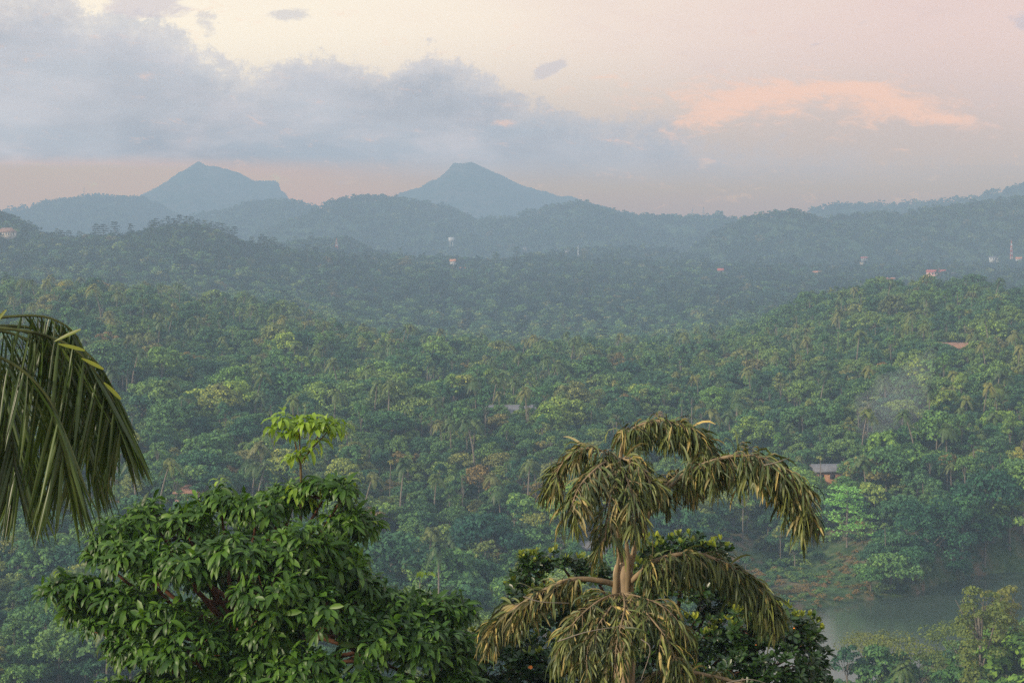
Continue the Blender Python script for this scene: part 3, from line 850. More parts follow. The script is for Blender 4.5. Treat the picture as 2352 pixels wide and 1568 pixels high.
# landmarks seen in the forest ------------------------------------------------
fresh = layered(12, 6.5, 7, 201, M['bright'], .42, 300, .3, .35)
KINDS['fresh'] = [fresh]
h_ = hit(1945, 1262); o = empty('layered_tree', (h_[0], h_[1], h_[2])); tag(o, 'bright green tree with tiered spreading branches above the river clearing', 'tree')
for nm, me in zip(('trunk', 'crown'), fresh): ch = bpy.data.objects.new(nm, me); COL.objects.link(ch); ch.parent = o
o.scale = (1.45, 1.45, 1.15); used.append((h_[0], h_[1], 8)); CLEAR.append((h_[0], h_[1] - 7, 9, 10))
bam = crown_round(9.5, 15, 95, 170, .55, 210, .95, 5.0, low=.35, mat=M['forest'], spread=.75); bamt = trunk_mesh(9, .4, 7, 8, 211, M['bark'])
h_ = hit(2150, 1325); o = empty('great_tree', (h_[0], h_[1] + 5, h_[2] - 3)); tag(o, 'very large dark green rounded tree on the far river bank', 'tree')
for nm, me in (('trunk', bamt), ('crown', bam)): ch = bpy.data.objects.new(nm, me); COL.objects.link(ch); ch.parent = o; ch.color = (.75, .95, .9, 1)
used.append((h_[0], h_[1] + 5, 8))
at('broad', 2045, 1352, 1.15, (1.35, 1.3, 1.05), 'spreading pale green tree leaning over the far river bank', 'tree', var=2, dz=-3.5)
at('coconut', 1826, 1262, .40, (1.6, 1.7, 1.3), 'small pale banana-like palm on the grassy slope above the river', 'palm', var=2)
t2 = layered(17, 4.2, 6, 220, M['far'], .6, 130, .55, .5)
h_ = hit(1993, 1030); o = empty('twin_trunk_tree', (h_[0], h_[1], h_[2])); tag(o, 'dark flat-layered tree with two pale trunks left of the smoke', 'tree')
for nm, me in zip(('trunk', 'crown'), t2): ch = bpy.data.objects.new(nm, me); COL.objects.link(ch); ch.parent = o; ch.color = (.6, .8, .8, 1)
tm_ = MB(); tube(tm_, curve([(1.2, 0, -1), (1.3, .2, 6), (.6, .1, 13)], 6), np.linspace(.22, .1, 6), 6); tm_.build('trunk', M['bark'], o); used.append((h_[0], h_[1], 3))
KINDS['twisty'] = [(trunk_mesh(19, .3, 7, 5, 230, M['bark'], .6), crown_round(3.9, 8.0, 60, 60, .45, 231, 1.0, 15.5, low=.95, mat=M['lace'], spread=.85))]
h_ = [(2258 - CX) / FX * 290, 290]
z_ = float(H0(np.array([h_[0]]), np.array([h_[1]]))[0]); o = empty('tall_sparse_tree', (h_[0], h_[1], z_)); o.scale = (1.15, 1.15, 1.15); tag(o, 'tall sparse tree with pale forked trunk on the near river bank, lower right', 'tree')
for nm, me in zip(('trunk', 'crown'), KINDS['twisty'][0]): ch = bpy.data.objects.new(nm, me); COL.objects.link(ch); ch.parent = o
used.append((h_[0], h_[1], 3))
o = o.copy(); COL.objects.link(o); o.location = ((2292 - CX) / FX * 296, 296, z_); o.rotation_euler = (0, 0, 2.2); o.scale = (1.1,) * 3; o['label'] = 'second tall sparse tree, right of the forked pale trunk at lower right'
for nm, me in zip(('trunk', 'crown'), KINDS['twisty'][0]): ch = bpy.data.objects.new(nm, me); COL.objects.link(ch); ch.parent = o
used.append((o.location.x, 296, 3))
NB = 'trees on the near river bank'
for px, Y, sc, lab in [(1995, 335, .95, 'lacy yellow-green tree over the river, leftmost on the near bank'), (2062, 322, 1.15, 'wide lacy olive tree over the river on the near bank'), (2120, 318, 1.0, 'lacy olive tree right of the widest one on the near bank'), (2190, 330, 1.2, 'feathery yellowish tree reaching over the river below the tall sparse tree'), (1945, 305, .8, 'thin lacy tree low beside the glossy round bush')]:
    at('lacy', px, 0, sc * 1.0, (1.0, 1.0, 1.0), lab, 'tree', NB, Y=Y)
for px, Y, sc, v_, lab in [(2280, 262, 1.0, 1, 'coconut palm with drooping fronds below the tall sparse tree, lower right'), (2345, 250, .95, 0, 'coconut palm at the lower right corner'), (2365, 275, 1.05, 3, 'coconut palm cut by the right edge above the corner palm'), (2012, 268, .75, 2, 'short coconut palm low on the near bank at the bottom edge'), (2130, 262, .7, 2, 'short coconut palm in the shrubs at the bottom edge, right of centre')]:
    at('coconut', px, 0, sc, (1.15, 1.1, .9), lab, 'palm', NB, Y=Y, var=v_)
for px, Y, sc, ti, lab in [(2310, 312, 1.4, (1.2, 1.2, .8), 'leafy tree on the near bank just left of the tall one at the right edge'), (2235, 300, 1.2, (1.2, 1.15, .8), 'rounded olive tree behind the feathery trees on the near bank'), (2345, 290, 1.75, (1.35, 1.3, .8), 'tall leafy olive tree at the right edge above the river'), (2300, 284, 1.6, (1.4, 1.3, .8), 'leafy tree behind the tall sparse tree at lower right'), (2230, 245, 1.15, (1.7, 1.6, .7), 'bright yellow-green bushy tree at the bottom right'),
                           (2180, 275, 1.1, (.9, .95, .8), 'dense rounded tree below the feathery trees'), (2110, 285, 1.15, (.9, .9, .7), 'dense olive tree on the near bank right of the water gap'), (2290, 240, 1.0, (1.2, 1.1, .7), 'leafy tree in front of the lower right coconut palm'), (2140, 250, .9, (1, 1, .8), 'low dense tree at the bottom edge left of the yellow-green one'),
                           (2080, 262, .8, (1.1, 1.1, .7), 'low olive tree at the bottom edge beside the water gap'), (2350, 235, 1.0, (1.3, 1.2, .7), 'leafy yellowish tree filling the lower right corner')]:
    at('broad', px, 0, sc, ti, lab, 'tree', NB, Y=Y)
for px, py, sc, lab in [(2210, 1318, 1.5, 'tall dark tree right of the great tree on the far bank'), (2262, 1300, 1.35, 'round dark tree overhanging the water towards the right edge'), (2318, 1290, 1.5, 'dark tree on the far bank at the right edge'), (2350, 1240, 1.5, 'dark tree high on the bank at the right edge'),
                        (2280, 1250, 1.6, 'wide dark tree behind the bank trees near the right edge'), (2000, 1385, .55, 'small bushy tree at the waterline left of the pale leaning tree'), (2095, 1345, .8, 'leafy tree at the foot of the great tree by the water')]:
    at('broad', px, py, sc, (.75, .95, .9), lab, 'tree', 'dark trees along the far bank')
# coconut palms that can be told apart
for px, py, sc, v_, lab in [(1130, 975, 1.05, 3, 'leaning coconut palm beside the grey-roofed house'), (1287, 905, 1.0, 0, 'golden-topped coconut palm above and right of the grey-roofed house'), (1243, 868, .9, 0, 'golden coconut palm at the top of the central slope'), (918, 1225, 1.15, 1, 'tall coconut palm with long pale trunk between the leafy tree and the drooping palm'),
                            (1150, 1230, .95, 0, 'coconut palm above the left end of the glossy bush'), (738, 838, 1.0, 3, 'coconut palm on the left brow of the hill'), (270, 858, 1.0, 0, 'coconut palm just right of the hanging fronds, left of a pair'), (322, 858, 1.0, 3, 'coconut palm just right of the hanging fronds, right of a pair'), (45, 705, 1.1, 0, 'coconut palm beside the path at the left edge'),
                            (234, 770, 1.35, 1, 'very tall thin coconut palm standing above the left path'), (1590, 1080, 1.0, 0, 'coconut palm between the top fronds of the drooping palm'), (1725, 940, 1.0, 3, 'coconut palm on the slope right of the drooping palm'), (2270, 820, 1.05, 1, 'tall leaning coconut palm beside the red-roofed house'), (1195, 690, 1.1, 0, 'coconut palm in the hazy central woods'),
                            (10, 1290, 1.0, 2, 'coconut palm under the hanging fronds at the left edge'), (1285, 980, .9, 2, 'golden coconut palm right of the grey-roofed house'), (2290, 1050, 1.0, 0, 'coconut palm on the right slope above the river bend'), (1690, 1010, 1.0, 0, 'coconut palm behind the right frond of the drooping palm')]:
    at('coconut', px, py, sc, (1.1, 1.1, 1.0) if 'golden' not in lab else (1.7, 1.35, .9), lab, 'palm', 'coconut palms of the hillside', var=v_)
for px, py, sc, lab in [(385, 890, 1.3, 'wide russet tree, left of two on the left slope'), (440, 890, 1.25, 'wide russet tree, right of two on the left slope'), (700, 905, 1.1, 'russet tree above the sprouting shoot'), (1437, 975, 1.0, 'bare pinkish-brown tree on the central slope'), (1100, 1175, 1.2, 'russet flowering tree left of the drooping palm'), (1090, 1310, 1.0, 'russet-topped tree in the hollow left of the drooping palm'),
                        (852, 1255, .9, 'rusty tree at the right shoulder of the large leafy tree'), (1235, 1190, .9, 'pale russet tree among the central tall trunks'), (2180, 1130, 1.0, 'brownish-crowned tree above the great tree by the river'), (255, 1165, .7, 'rust-coloured bushy tree below the hanging fronds'), (2030, 905, 1.1, 'tawny round-headed tree on the right slope'), (930, 590 + 45, 2.0, 'large brownish round tree on the left ridge')]:
    at('brown', px, py, sc, (1, 1, 1), lab, 'tree', 'russet trees of the hillside')
# pines on the left ridge
k_ = 0
for px, sc in [(120, .8), (141, 1.25), (158, 1.2), (196, .8), (222, 1.45), (238, 1.4), (263, 1.5), (300, 1.2), (347, 1.1), (358, 1.2), (372, 1.0), (386, 1.2), (398, 1.0), (412, 1.3), (428, 1.1), (440, 1.1), (455, 1.0), (470, 1.1), (486, 1.1), (500, 1.1), (512, 1.2), (524, 1.1), (538, 1.3), (604, 1.5), (612, 1.3), (628, 1.4), (645, 1.0)]:
    Yb = 1752 + rng.uniform(-12, 12); lab = None
    if px in (222, 238, 263): lab = {222: 'flat-topped pine on the left ridge, left of a group of three', 238: 'flat-topped pine on the left ridge, middle of a group of three', 263: 'flat-topped pine on the left ridge, right of a group of three'}[px]
    elif px in (141, 158): lab = 'dark spreading pine on the left ridge, %s of the leftmost pair' % ('left' if px == 141 else 'right')
    elif px >= 600: lab = 'large dark layered pine at the right foot of the left ridge, ' + {604: 'leftmost', 612: 'second from left', 628: 'third from left', 645: 'rightmost'}[px]
    elif px > 340: lab = 'dark layered pine on the rounded top of the left ridge, ' + ['leftmost', 'second from left', 'third from left', 'fourth from left', 'fifth from left', 'sixth from left', 'seventh from left', 'eighth from left', 'ninth from left', 'tenth from left', 'eleventh from left', 'twelfth from left', 'thirteenth from left', 'fourteenth from left', 'rightmost'][[347, 358, 372, 386, 398, 412, 428, 440, 455, 470, 486, 500, 512, 524, 538].index(px)]
    else: lab = 'dark layered pine on the low saddle of the left ridge, ' + {120: 'leftmost', 196: 'middle one', 300: 'rightmost'}[px]
    at('pine', px, 0, sc * .95, (.62, .72, .66), lab, 'tree', 'layered pines along the left ridge', Y=Yb, dz=-1.5)

# ------------------------------------------------------------------ the wood itself
NTH = None


def scatter(y0, y1, step, seed, margin=160):
    r = np.random.default_rng(seed); out = []
    y = y0
    while y < y1:
        w0 = (-margin - CX) / FX * y - 12; w1 = (2352 + margin - CX) / FX * y + 12
        n = int((w1 - w0) / step); x = w0 + (np.arange(n) + r.uniform(.1, .9, n)) * step
        out.append(np.stack([x, y + r.uniform(-.45, .45, n) * step], 1)); y += step * .9
    return np.concatenate(out)


P0 = scatter(236, 1130, 4.9, 7)
X, Y = P0.T
ok = (river_d(X, Y) < -1.5) & ~cleared(X, Y)
for (x, y, r_) in used: ok &= (X - x) ** 2 + (Y - y) ** 2 > (r_ + 1.0) ** 2
ok &= ~((X < 112) & (Y > 326) & (Y < np.interp(X, FARB[:, 0], FARB[:, 1]) - 20)); ok &= ~((Y < 330) & (X < 45))          # the unseen foot of the near hillside
P0 = P0[ok]; X, Y = P0.T; Z = HT(X, Y)
n = len(P0); R_ = np.random.default_rng(21)
scale = R_.uniform(.42, .82, n) * np.where(R_.random(n) < .2, R_.uniform(1.25, 1.75, n), 1.0)
scale *= 1 + 0.35 * fbm(X / 45, Y / 45, 2)
bank = (np.abs(river_d(X, Y)) < 9); scale = np.where(bank, scale * .6, scale)
px_ = CX + FX * X / Y; pt_ = CY - FX * (Z + 9 * scale) / Y; size_ = scale / Y
seen = (px_ > 5) & (px_ < 2347) & (pt_ > 600) & (pt_ < 1540)
inA = (px_ > 200) & (px_ < 1050) & (pt_ > 1230) & (pt_ > 1230 + (px_ - 850) * .6)
inC = (px_ > 1200) & (px_ < 1830) & (pt_ > 1330)
inD = (px_ < 260) & (pt_ > 780) & (pt_ < 1130)
seen &= ~(inA | inC | inD)
kind = np.array(['broad'] * n, dtype=object)
u_ = R_.random(n); patchy = fbm(X / 60 + 9, Y / 60, 2)
kind[(u_ < .035 + .06 * (patchy > .25)) & (scale > .5)] = 'coconut'
kind[(u_ > .93)] = 'slim'
kind[(u_ > .90) & (u_ <= .93)] = 'areca'
kind[(u_ > .893) & (u_ <= .90)] = 'brown'
kind[(kind == 'brown') & (Y < 345)] = 'broad'
order = np.argsort(-size_)
cnt = {}; LIM = {'broad': 280, 'coconut': 150, 'slim': 110, 'areca': 60, 'brown': 40}
tonefield = fbm(X / 35 + 3, Y / 35 + 8, 3) + R_.normal(0, .22, n)
ind = np.zeros(n, bool)


def zone(px, py, Y):
    if Y < 345 and px > 1900: return 'on the near river bank'
    if px < 330 and py > 1150: return 'in the hollow below the hanging fronds'
    if px < 640 and py > 900: return 'between hanging fronds and leafy tree'
    if px < 640: return 'on the left brow past the fronds'
    if px < 1180 and py > 1180: return 'in the hollow left of the drooping palm'
    if px < 1180 and py > 950: return 'on the slope left of the palm'
    if px < 1180: return 'on the hillside above the shoot'
    if px < 1860 and py > 1150: return 'behind the drooping palm'
    if px < 1860: return 'on the slope above the drooping palm'
    if py > 1130: return 'near the far river bank'
    if py > 900: return 'on the right slope around the smoke'
    return 'on the spur below the hilltop building'


SHAPE = {'broad': 'broadleaf tree', 'coconut': 'coconut palm', 'slim': 'slender tree', 'areca': 'thin areca palm', 'brown': 'russet-leaved tree'}
GRP = {'broad': 'broadleaf trees of the hillside forest', 'coconut': 'coconut palms of the hillside', 'slim': 'slender trees of the hillside forest', 'areca': 'thin areca palms of the hillside', 'brown': 'russet trees of the hillside'}
ORD = ['leftmost', 'second from left', 'third from left', 'fourth from left', 'fifth from left', 'sixth from left', 'seventh from left', 'eighth from left', 'ninth from left', 'tenth from left', 'eleventh from left', 'twelfth from left',
       'thirteenth from left', 'fourteenth from left', 'fifteenth from left', 'sixteenth from left', 'seventeenth from left', 'eighteenth from left', 'nineteenth from left', 'twentieth from left']
PLAN = []
for i in order:
    k = kind[i]
    if not seen[i] or cnt.get(k, 0) >= LIM[k]: continue
    cnt[k] = cnt.get(k, 0) + 1; ind[i] = True
    tn = tonefield[i]
    if k in ('broad', 'slim'):
        if tn > .42: tint, tw = (1.75, 1.55, .9), 'yellow-green'
        elif tn > .1: tint, tw = (1.25, 1.25, 1.0), 'mid green'
        elif tn > -.25: tint, tw = (.9, 1.0, 1.0), 'deep green'
        else: tint, tw = (.62, .82, .95), 'dark blue-green'
    elif k == 'brown': tint, tw = (1, 1, 1), 'dull'
    else:
        if tn > .25: tint, tw = (1.3, 1.2, .9), 'golden'
        else: tint, tw = (1, 1, 1), 'green'
    sw = 'large' if scale[i] > .95 else ('small' if scale[i] < .6 else 'medium')
    sc_ = float(scale[i]) if k in ('broad', 'brown') else float(np.clip(scale[i] * 1.35, .7, 1.15))
    PLAN.append((k, i, sc_, tint, '%s %s %s %s' % (sw, tw, SHAPE[k], zone(px_[i], pt_[i], Y[i]))))
for lab in sorted({q[4] for q in PLAN}):
    ii = [j for j, q in enumerate(PLAN) if q[4] == lab]
    if len(ii) > 12 and len(lab.replace('-', ' ').split()) <= 12:
        md = np.median([pt_[PLAN[j][1]] for j in ii])
        for j in ii: PLAN[j] = PLAN[j][:4] + (('upper ' if pt_[PLAN[j][1]] < md else 'lower ') + lab,)
for k, i, sc_, tint, lab in PLAN:
    same = sorted(px_[q[1]] for q in PLAN if q[4] == lab); r_ = same.index(px_[i])
    if len(same) > 1: lab = lab + (', rightmost' if r_ == len(same) - 1 else ', ' + ORD[min(r_, 19)])
    add_tree(k, float(X[i]), float(Y[i]), sc_, tint, lab, 'palm' if k in ('coconut', 'areca') else 'tree', GRP[k])


def protos(name, meshes):
    c = bpy.data.collections.new(name)
    for j, ms in enumerate(meshes):
        o = bpy.data.objects.new('%s_%02d' % (name, j), ms); c.objects.link(o)
    return c


def joined(pair, name):
    """one mesh with trunk and crown for the mass of the wood"""
    a, b = pair; mm = bpy.data.meshes.new(name); vs = []; loops = []; tot = []; mats = []; k = 0
    for me in (a, b):
        co = np.empty(len(me.vertices) * 3, np.float32); me.vertices.foreach_get('co', co)
        li = np.empty(len(me.loops), np.int32); me.loops.foreach_get('vertex_index', li)
        lt = np.empty(len(me.polygons), np.int32); me.polygons.foreach_get('loop_total', lt)
        vs.append(co.reshape(-1, 3)); loops.append(li + k); tot.append(lt); mats.append(np.full(len(lt), len(mats), np.int32)); k += len(me.vertices)
        mm.materials.append(me.materials[0])
    v = np.concatenate(vs); lo = np.concatenate(loops); lt = np.concatenate(tot)
    mm.vertices.add(len(v)); mm.vertices.foreach_set('co', v.ravel()); mm.loops.add(len(lo)); mm.loops.foreach_set('vertex_index', lo)
    mm.polygons.add(len(lt)); mm.polygons.foreach_set('loop_start', np.concatenate([[0], np.cumsum(lt)[:-1]]).astype(np.int32)); mm.polygons.foreach_set('loop_total', lt)
    mm.polygons.foreach_set('material_index', np.concatenate(mats)); mm.update(calc_edges=True)
    return mm


def instancer(name, pts, scl, idx, coll, label, cat='trees', seed=0):
    me = bpy.data.meshes.new(name); me.vertices.add(len(pts)); me.vertices.foreach_set('co', pts.astype(np.float32).ravel())
    r = np.random.default_rng(seed)
    for nm, ty, dat in (('scl', 'FLOAT', scl.astype(np.float32)), ('rot', 'FLOAT', r.uniform(0, 6.28, len(pts)).astype(np.float32)), ('pick', 'INT', idx.astype(np.int32))):
        a = me.attributes.new(nm, ty, 'POINT'); a.data.foreach_set('value', dat)
    o = bpy.data.objects.new(name, me); COL.objects.link(o)
    ng = bpy.data.node_groups.new(name, 'GeometryNodeTree')
    ng.interface.new_socket('Geometry', in_out='INPUT', socket_type='NodeSocketGeometry'); ng.interface.new_socket('Geometry', in_out='OUTPUT', socket_type='NodeSocketGeometry')
    gi = ng.nodes.new('NodeGroupInput'); go = ng.nodes.new('NodeGroupOutput'); ip = ng.nodes.new('GeometryNodeInstanceOnPoints')
    ci = ng.nodes.new('GeometryNodeCollectionInfo'); ci.inputs['Collection'].default_value = coll; ci.inputs['Separate Children'].default_value = True; ci.inputs['Reset Children'].default_value = True
    def attr(nm, ty):
        q = ng.nodes.new('GeometryNodeInputNamedAttribute'); q.data_type = ty; q.inputs[0].default_value = nm; return q.outputs[0]
    L = ng.links.new
    L(gi.outputs[0], ip.inputs['Points']); L(ci.outputs[0], ip.inputs['Instance']); ip.inputs['Pick Instance'].default_value = True
    L(attr('pick', 'INT'), ip.inputs['Instance Index']); cx_ = ng.nodes.new('ShaderNodeCombineXYZ'); L(attr('rot', 'FLOAT'), cx_.inputs[2])
    L(cx_.outputs[0], ip.inputs['Rotation']); L(attr('scl', 'FLOAT'), ip.inputs['Scale']); L(ip.outputs[0], go.inputs[0])
    md = o.modifiers.new('trees', 'NODES'); md.node_group = ng
    tag(o, label, cat, kind='stuff')
    return o


near_c = protos('wood', [joined(p_, 'tree') for p_ in KINDS['broad']] + [joined(p_, 'tree') for p_ in KINDS['coconut']] + [joined(p_, 'tree') for p_ in KINDS['slim']] + [joined(p_, 'tree') for p_ in KINDS['areca']] + [joined(p_, 'tree') for p_ in KINDS['brown']])
rest = ~ind
offs = {'broad': (0, 6), 'coconut': (6, 4), 'slim': (10, 2), 'areca': (12, 2), 'brown': (14, 2)}
pick = np.array([offs[k][0] + R_.integers(offs[k][1]) for k in kind])
sc_all = np.where(np.isin(kind, ['broad', 'brown']), scale, np.clip(scale * 1.35, .7, 1.15))
# understorey between the trees
P1 = scatter(236, 1000, 3.9, 17); X1, Y1 = P1.T
ok = (river_d(X1, Y1) < -0.3) & ~((Y1 < 330) & (X1 < 45))
cl_ = cleared(X1, Y1); ok &= (~cl_ | (R_.random(len(X1)) < .8))
P1 = P1[ok]; cl_ = cl_[ok]; X1, Y1 = P1.T
instancer('forest', np.stack([X, Y, Z], 1)[rest], sc_all[rest], pick[rest], near_c, 'dense mixed green wood filling the slopes between the trees one can tell apart', 'wood', 31)
sh = protos('shrubs', [c for _, c in KINDS['shrub']] + [c for _, c in KINDS['drybush']])
dry = (cl_ & (R_.random(len(X1)) < .5)) | (R_.random(len(X1)) < .02)
P3 = np.stack([R_.uniform(40, 92, 900), R_.uniform(404, 458, 900)], 1); P3 = P3[(river_d(P3[:, 0], P3[:, 1]) < -.5) & (R_.random(900) < .5 + 1.2 * fbm(P3[:, 0] / 9, P3[:, 1] / 9, 2))]
X1 = np.concatenate([X1, P3[:, 0]]); Y1 = np.concatenate([Y1, P3[:, 1]]); cl_ = np.concatenate([cl_, np.ones(len(P3), bool)])
dry = np.concatenate([dry, fbm(P3[:, 0] / 7 + 4, P3[:, 1] / 7, 2) > -.02])
instancer('undergrowth', np.stack([X1, Y1, HT(X1, Y1)], 1), R_.uniform(.5, 1.15, len(X1)) * np.where(cl_, .5, 1.0), np.where(dry, 2, 0) + R_.integers(0, 2, len(X1)), sh, 'green and dry brown shrubs covering the ground under the trees and by the river', 'undergrowth', 32)

P2 = scatter(1120, 2330, 8.0, 27, 120); X2, Y2 = P2.T
ok = ~cleared(X2, Y2)
P2 = P2[ok]; X2, Y2 = P2.T; Z2 = HT(X2, Y2)
s2_ = R_.uniform(.7, 1.25, len(X2)) * (1 + .3 * fbm(X2 / 70, Y2 / 70, 2)) * (1 + 0.25 * (R_.random(len(X2)) < .1))
fl = protos('valley', far_low + [joined(p_, 'tree') for p_ in KINDS['pine'][:1]] + far_green)
instancer('valley_forest', np.stack([X2, Y2, Z2], 1), s2_, np.where(R_.random(len(X2)) < .04, 4, np.where(R_.random(len(X2)) < np.clip((1650 - Y2) / 450, .12, 1), 5, 0) + R_.integers(0, 4, len(X2))), fl, 'hazy blue-green wood carpeting the valley and the left ridge', 'wood', 33)
pts = []
for k, (nm, Yr, df, db, pp, amp, lab) in enumerate(RIDGES):
    if nm != 'hills': continue
    x0, x1 = [(p_[0] - CX) / FX * Yr for p_ in (pp[0], pp[-1])]
    x0 = max(x0, -0.30 * Yr); x1 = min(x1, .30 * Yr); st = 12.5 if Yr < 3300 else 17
    xs, ys = np.meshgrid(np.arange(x0, x1, st), np.arange(Yr - df, Yr + 25, st)); xs = xs.ravel() + R_.uniform(-.45, .45, xs.size) * st; ys = ys.ravel() + R_.uniform(-.45, .45, ys.size) * st
    z = ridge_h(k, xs, ys); top = HT(xs, ys); g = (z >= top - .5) & (z > -95)
    pts.append(np.stack([xs, ys, z, np.full(len(xs), st / 10.5)], 1)[g])
pts = np.concatenate(pts)
hl = protos('hillwood', hill_low)
instancer('hill_forest', pts[:, :3], pts[:, 3] * R_.uniform(.55, 1.2, len(pts)), R_.integers(0, 3, len(pts)), hl, 'distant blue wood covering the rolling hills', 'wood', 34)
print('trees', cnt, 'rest', rest.sum(), 'shrubs', len(X1), 'valley', len(X2), 'hills', len(pts))
# ------------------------------------------------------------------ foreground plants
M['bigleaf'] = leafmat('glossy_drooping_leaf', [(0.0, (0.052, 0.130, 0.018)), (1.0, (0.052, 0.130, 0.018))], 0.95, 0.44, 0.38, 0.3, tint=False)
M['shoot'] = leafmat('young_leaf', [(0.0, (0.22, 0.36, 0.04)), (1.0, (0.22, 0.36, 0.04))], 0.4, 0.42, 0.4, 0.35, tint=False)
M['bushleaf'] = leafmat('round_glossy_leaf', [(0.0, (0.028, 0.070, 0.016)), (1.0, (0.028, 0.070, 0.016))], 0.7, 0.36, 0.5, 0.2, tint=False)
M['bushtip'] = leafmat('yellow_green_tip_leaf', [(0.0, (0.19, 0.25, 0.045)), (1.0, (0.19, 0.25, 0.045))], 0.6, 0.38, 0.4, 0.3, tint=False)
M['frond'] = leafmat('olive_drooping_leaflet', [(0.0, (0.075, 0.105, 0.034)), (1.0, (0.075, 0.105, 0.034))], 1.0, 0.45, 0.35, 0.05, tint=False)
M['dryfrond'] = leafmat('withered_leaflet', [(0.0, (0.25, 0.22, 0.095)), (1.0, (0.25, 0.22, 0.095))], 0.9, 0.5, 0.3, 0.06, tint=False)
M['darkfrond'] = leafmat('dark_palm_leaflet', [(0.0, (0.040, 0.076, 0.016)), (1.0, (0.040, 0.076, 0.016))], 0.7, 0.36, 0.4, 0.22, tint=False)
M['tipfrond'] = leafmat('yellowed_palm_leaflet', [(0.0, (0.13, 0.17, 0.02)), (1.0, (0.13, 0.17, 0.02))], 0.6, 0.4, 0.35, 0.3, tint=False)
M['stalk'] = woodmat('petiole', (0.11, 0.09, 0.055), (0.32, 0.24, 0.14), 9.0)
M['greenstalk'] = woodmat('green_petiole', (0.03, 0.04, 0.015), (0.07, 0.085, 0.03), 5.0)
M['palmstem'] = woodmat('palm_stem', (0.16, 0.13, 0.09), (0.50, 0.38, 0.24), 4.0, .5)
M['redbark'] = woodmat('reddish_bark', (0.06, 0.03, 0.018), (0.14, 0.07, 0.04), 6.0)
M['stemgreen'] = plain('green_stem', (0.12, 0.09, 0.04))
M['fallen'] = plain('orange_dead_leaf', (0.75, 0.24, 0.05))
OBL = [0.15, 0.7, 1.0, 0.9, 0.1]
rgF = np.random.default_rng(77)


def rosettes(mb, C, U_, nl, L, W, el, droop, rng, prof=OBL, K=4, fold=.12):
    """whorls of leaves at C round axis U_"""
    for c, u, l in zip(C, U_, np.broadcast_to(L, len(C))):
        n = int(rng.integers(nl[0], nl[1] + 1)); a0 = rng.uniform(0, 6.28); r = nrm(rng.normal(size=3)); e1 = nrm(cross(u, r)); e2 = cross(u, e1)
        a = a0 + np.arange(n) / n * 2 * np.pi + rng.uniform(-.25, .25, n); ee = np.radians(rng.uniform(el[0], el[1], n))[:, None]
        d = (np.cos(a)[:, None] * e1 + np.sin(a)[:, None] * e2) * np.cos(ee) + u * np.sin(ee)
        nn = nrm(u + rng.normal(size=(n, 3)) * .25)
        leaf_strips(mb, np.repeat(c[None], n, 0) + d * .02, d, nn, l * rng.uniform(.75, 1.15, n), l * W * rng.uniform(.85, 1.2, n), rng.uniform(droop[0], droop[1], n), prof, fold, K, rng.uniform(-.4, .4, n))


# ---- the large leafy tree, left of centre ------------------------------------
YA = 30.0; k_ = YA / FX
CLA = [(270, 1225, 70, 42, 0), (350, 1192, 80, 42, .3), (430, 1200, 60, 45, 0), (505, 1165, 70, 45, .2), (590, 1165, 80, 45, 0), (665, 1155, 60, 42, .3), (740, 1128, 62, 36, 0), (786, 1122, 36, 26, -.2), (795, 1195, 55, 50, 0), (830, 1215, 34, 40, .2),
       (235, 1268, 40, 34, 0), (330, 1265, 85, 52, -.5), (450, 1272, 95, 60, -.8), (570, 1252, 90, 62, -1.0), (690, 1232, 85, 62, -.8), (780, 1285, 76, 66, -.4), (140, 1352, 50, 34, 0), (215, 1358, 66, 40, -.2), (300, 1372, 78, 42, -.4), (180, 1402, 48, 38, .2),
       (255, 1432, 80, 44, -.3), (345, 1442, 85, 52, -.7), (310, 1492, 62, 30, -.2), (420, 1385, 76, 40, -1.0), (640, 1335, 88, 64, -1.4), (750, 1372, 88, 66, -1.2), (835, 1345, 62, 52, -.3), (480, 1440, 78, 50, -1.4), (555, 1400, 60, 34, .4), (905, 1380, 74, 42, -.4),
       (985, 1388, 72, 42, -.2), (1050, 1400, 52, 38, 0), (870, 1440, 95, 62, -1.0), (980, 1456, 85, 56, -.8), (1055, 1482, 60, 55, -.3), (620, 1490, 74, 52, -1.2), (725, 1485, 88, 56, -1.5), (820, 1522, 95, 56, -1.5), (930, 1545, 95, 50, -1.2), (1040, 1552, 80, 45, -.7),
       (440, 1560, 66, 30, -.6), (375, 1556, 50, 22, 0), (270, 1575, 40, 18, 0), (520, 1590, 70, 40, -1), (900, 1610, 120, 50, -1), (650, 1600, 120, 50, -1.2), (450, 1350, 60, 30, 1.2), (600, 1330, 90, 50, 1.4), (740, 1330, 90, 60, 1.4), (850, 1430, 90, 60, 1.2), (560, 1260, 120, 60, 1.2), (380, 1250, 90, 50, 1.2),
       (560, 1440, 80, 44, -.5), (520, 1510, 80, 40, -.9), (400, 1470, 80, 40, -1.0), (650, 1415, 80, 44, -1.2), (690, 1310, 80, 50, -1.0), (560, 1345, 80, 40, .9), (400, 1320, 70, 36, .6), (500, 1450, 120, 60, 1.3), (700, 1450, 140, 80, 1.3), (950, 1480, 120, 70, 1.2), (270, 1400, 90, 50, 1.0)]
treeA = empty('leafy_tree', PT(545, 2600, YA)); tag(treeA, 'large dark green leafy tree with drooping whorled leaves, left of centre in the foreground', 'tree')
baseA = np.array(treeA.location)
fol = MB(); lim = MB(); twig = MB()
rootA = PT(545, 1500, YA)
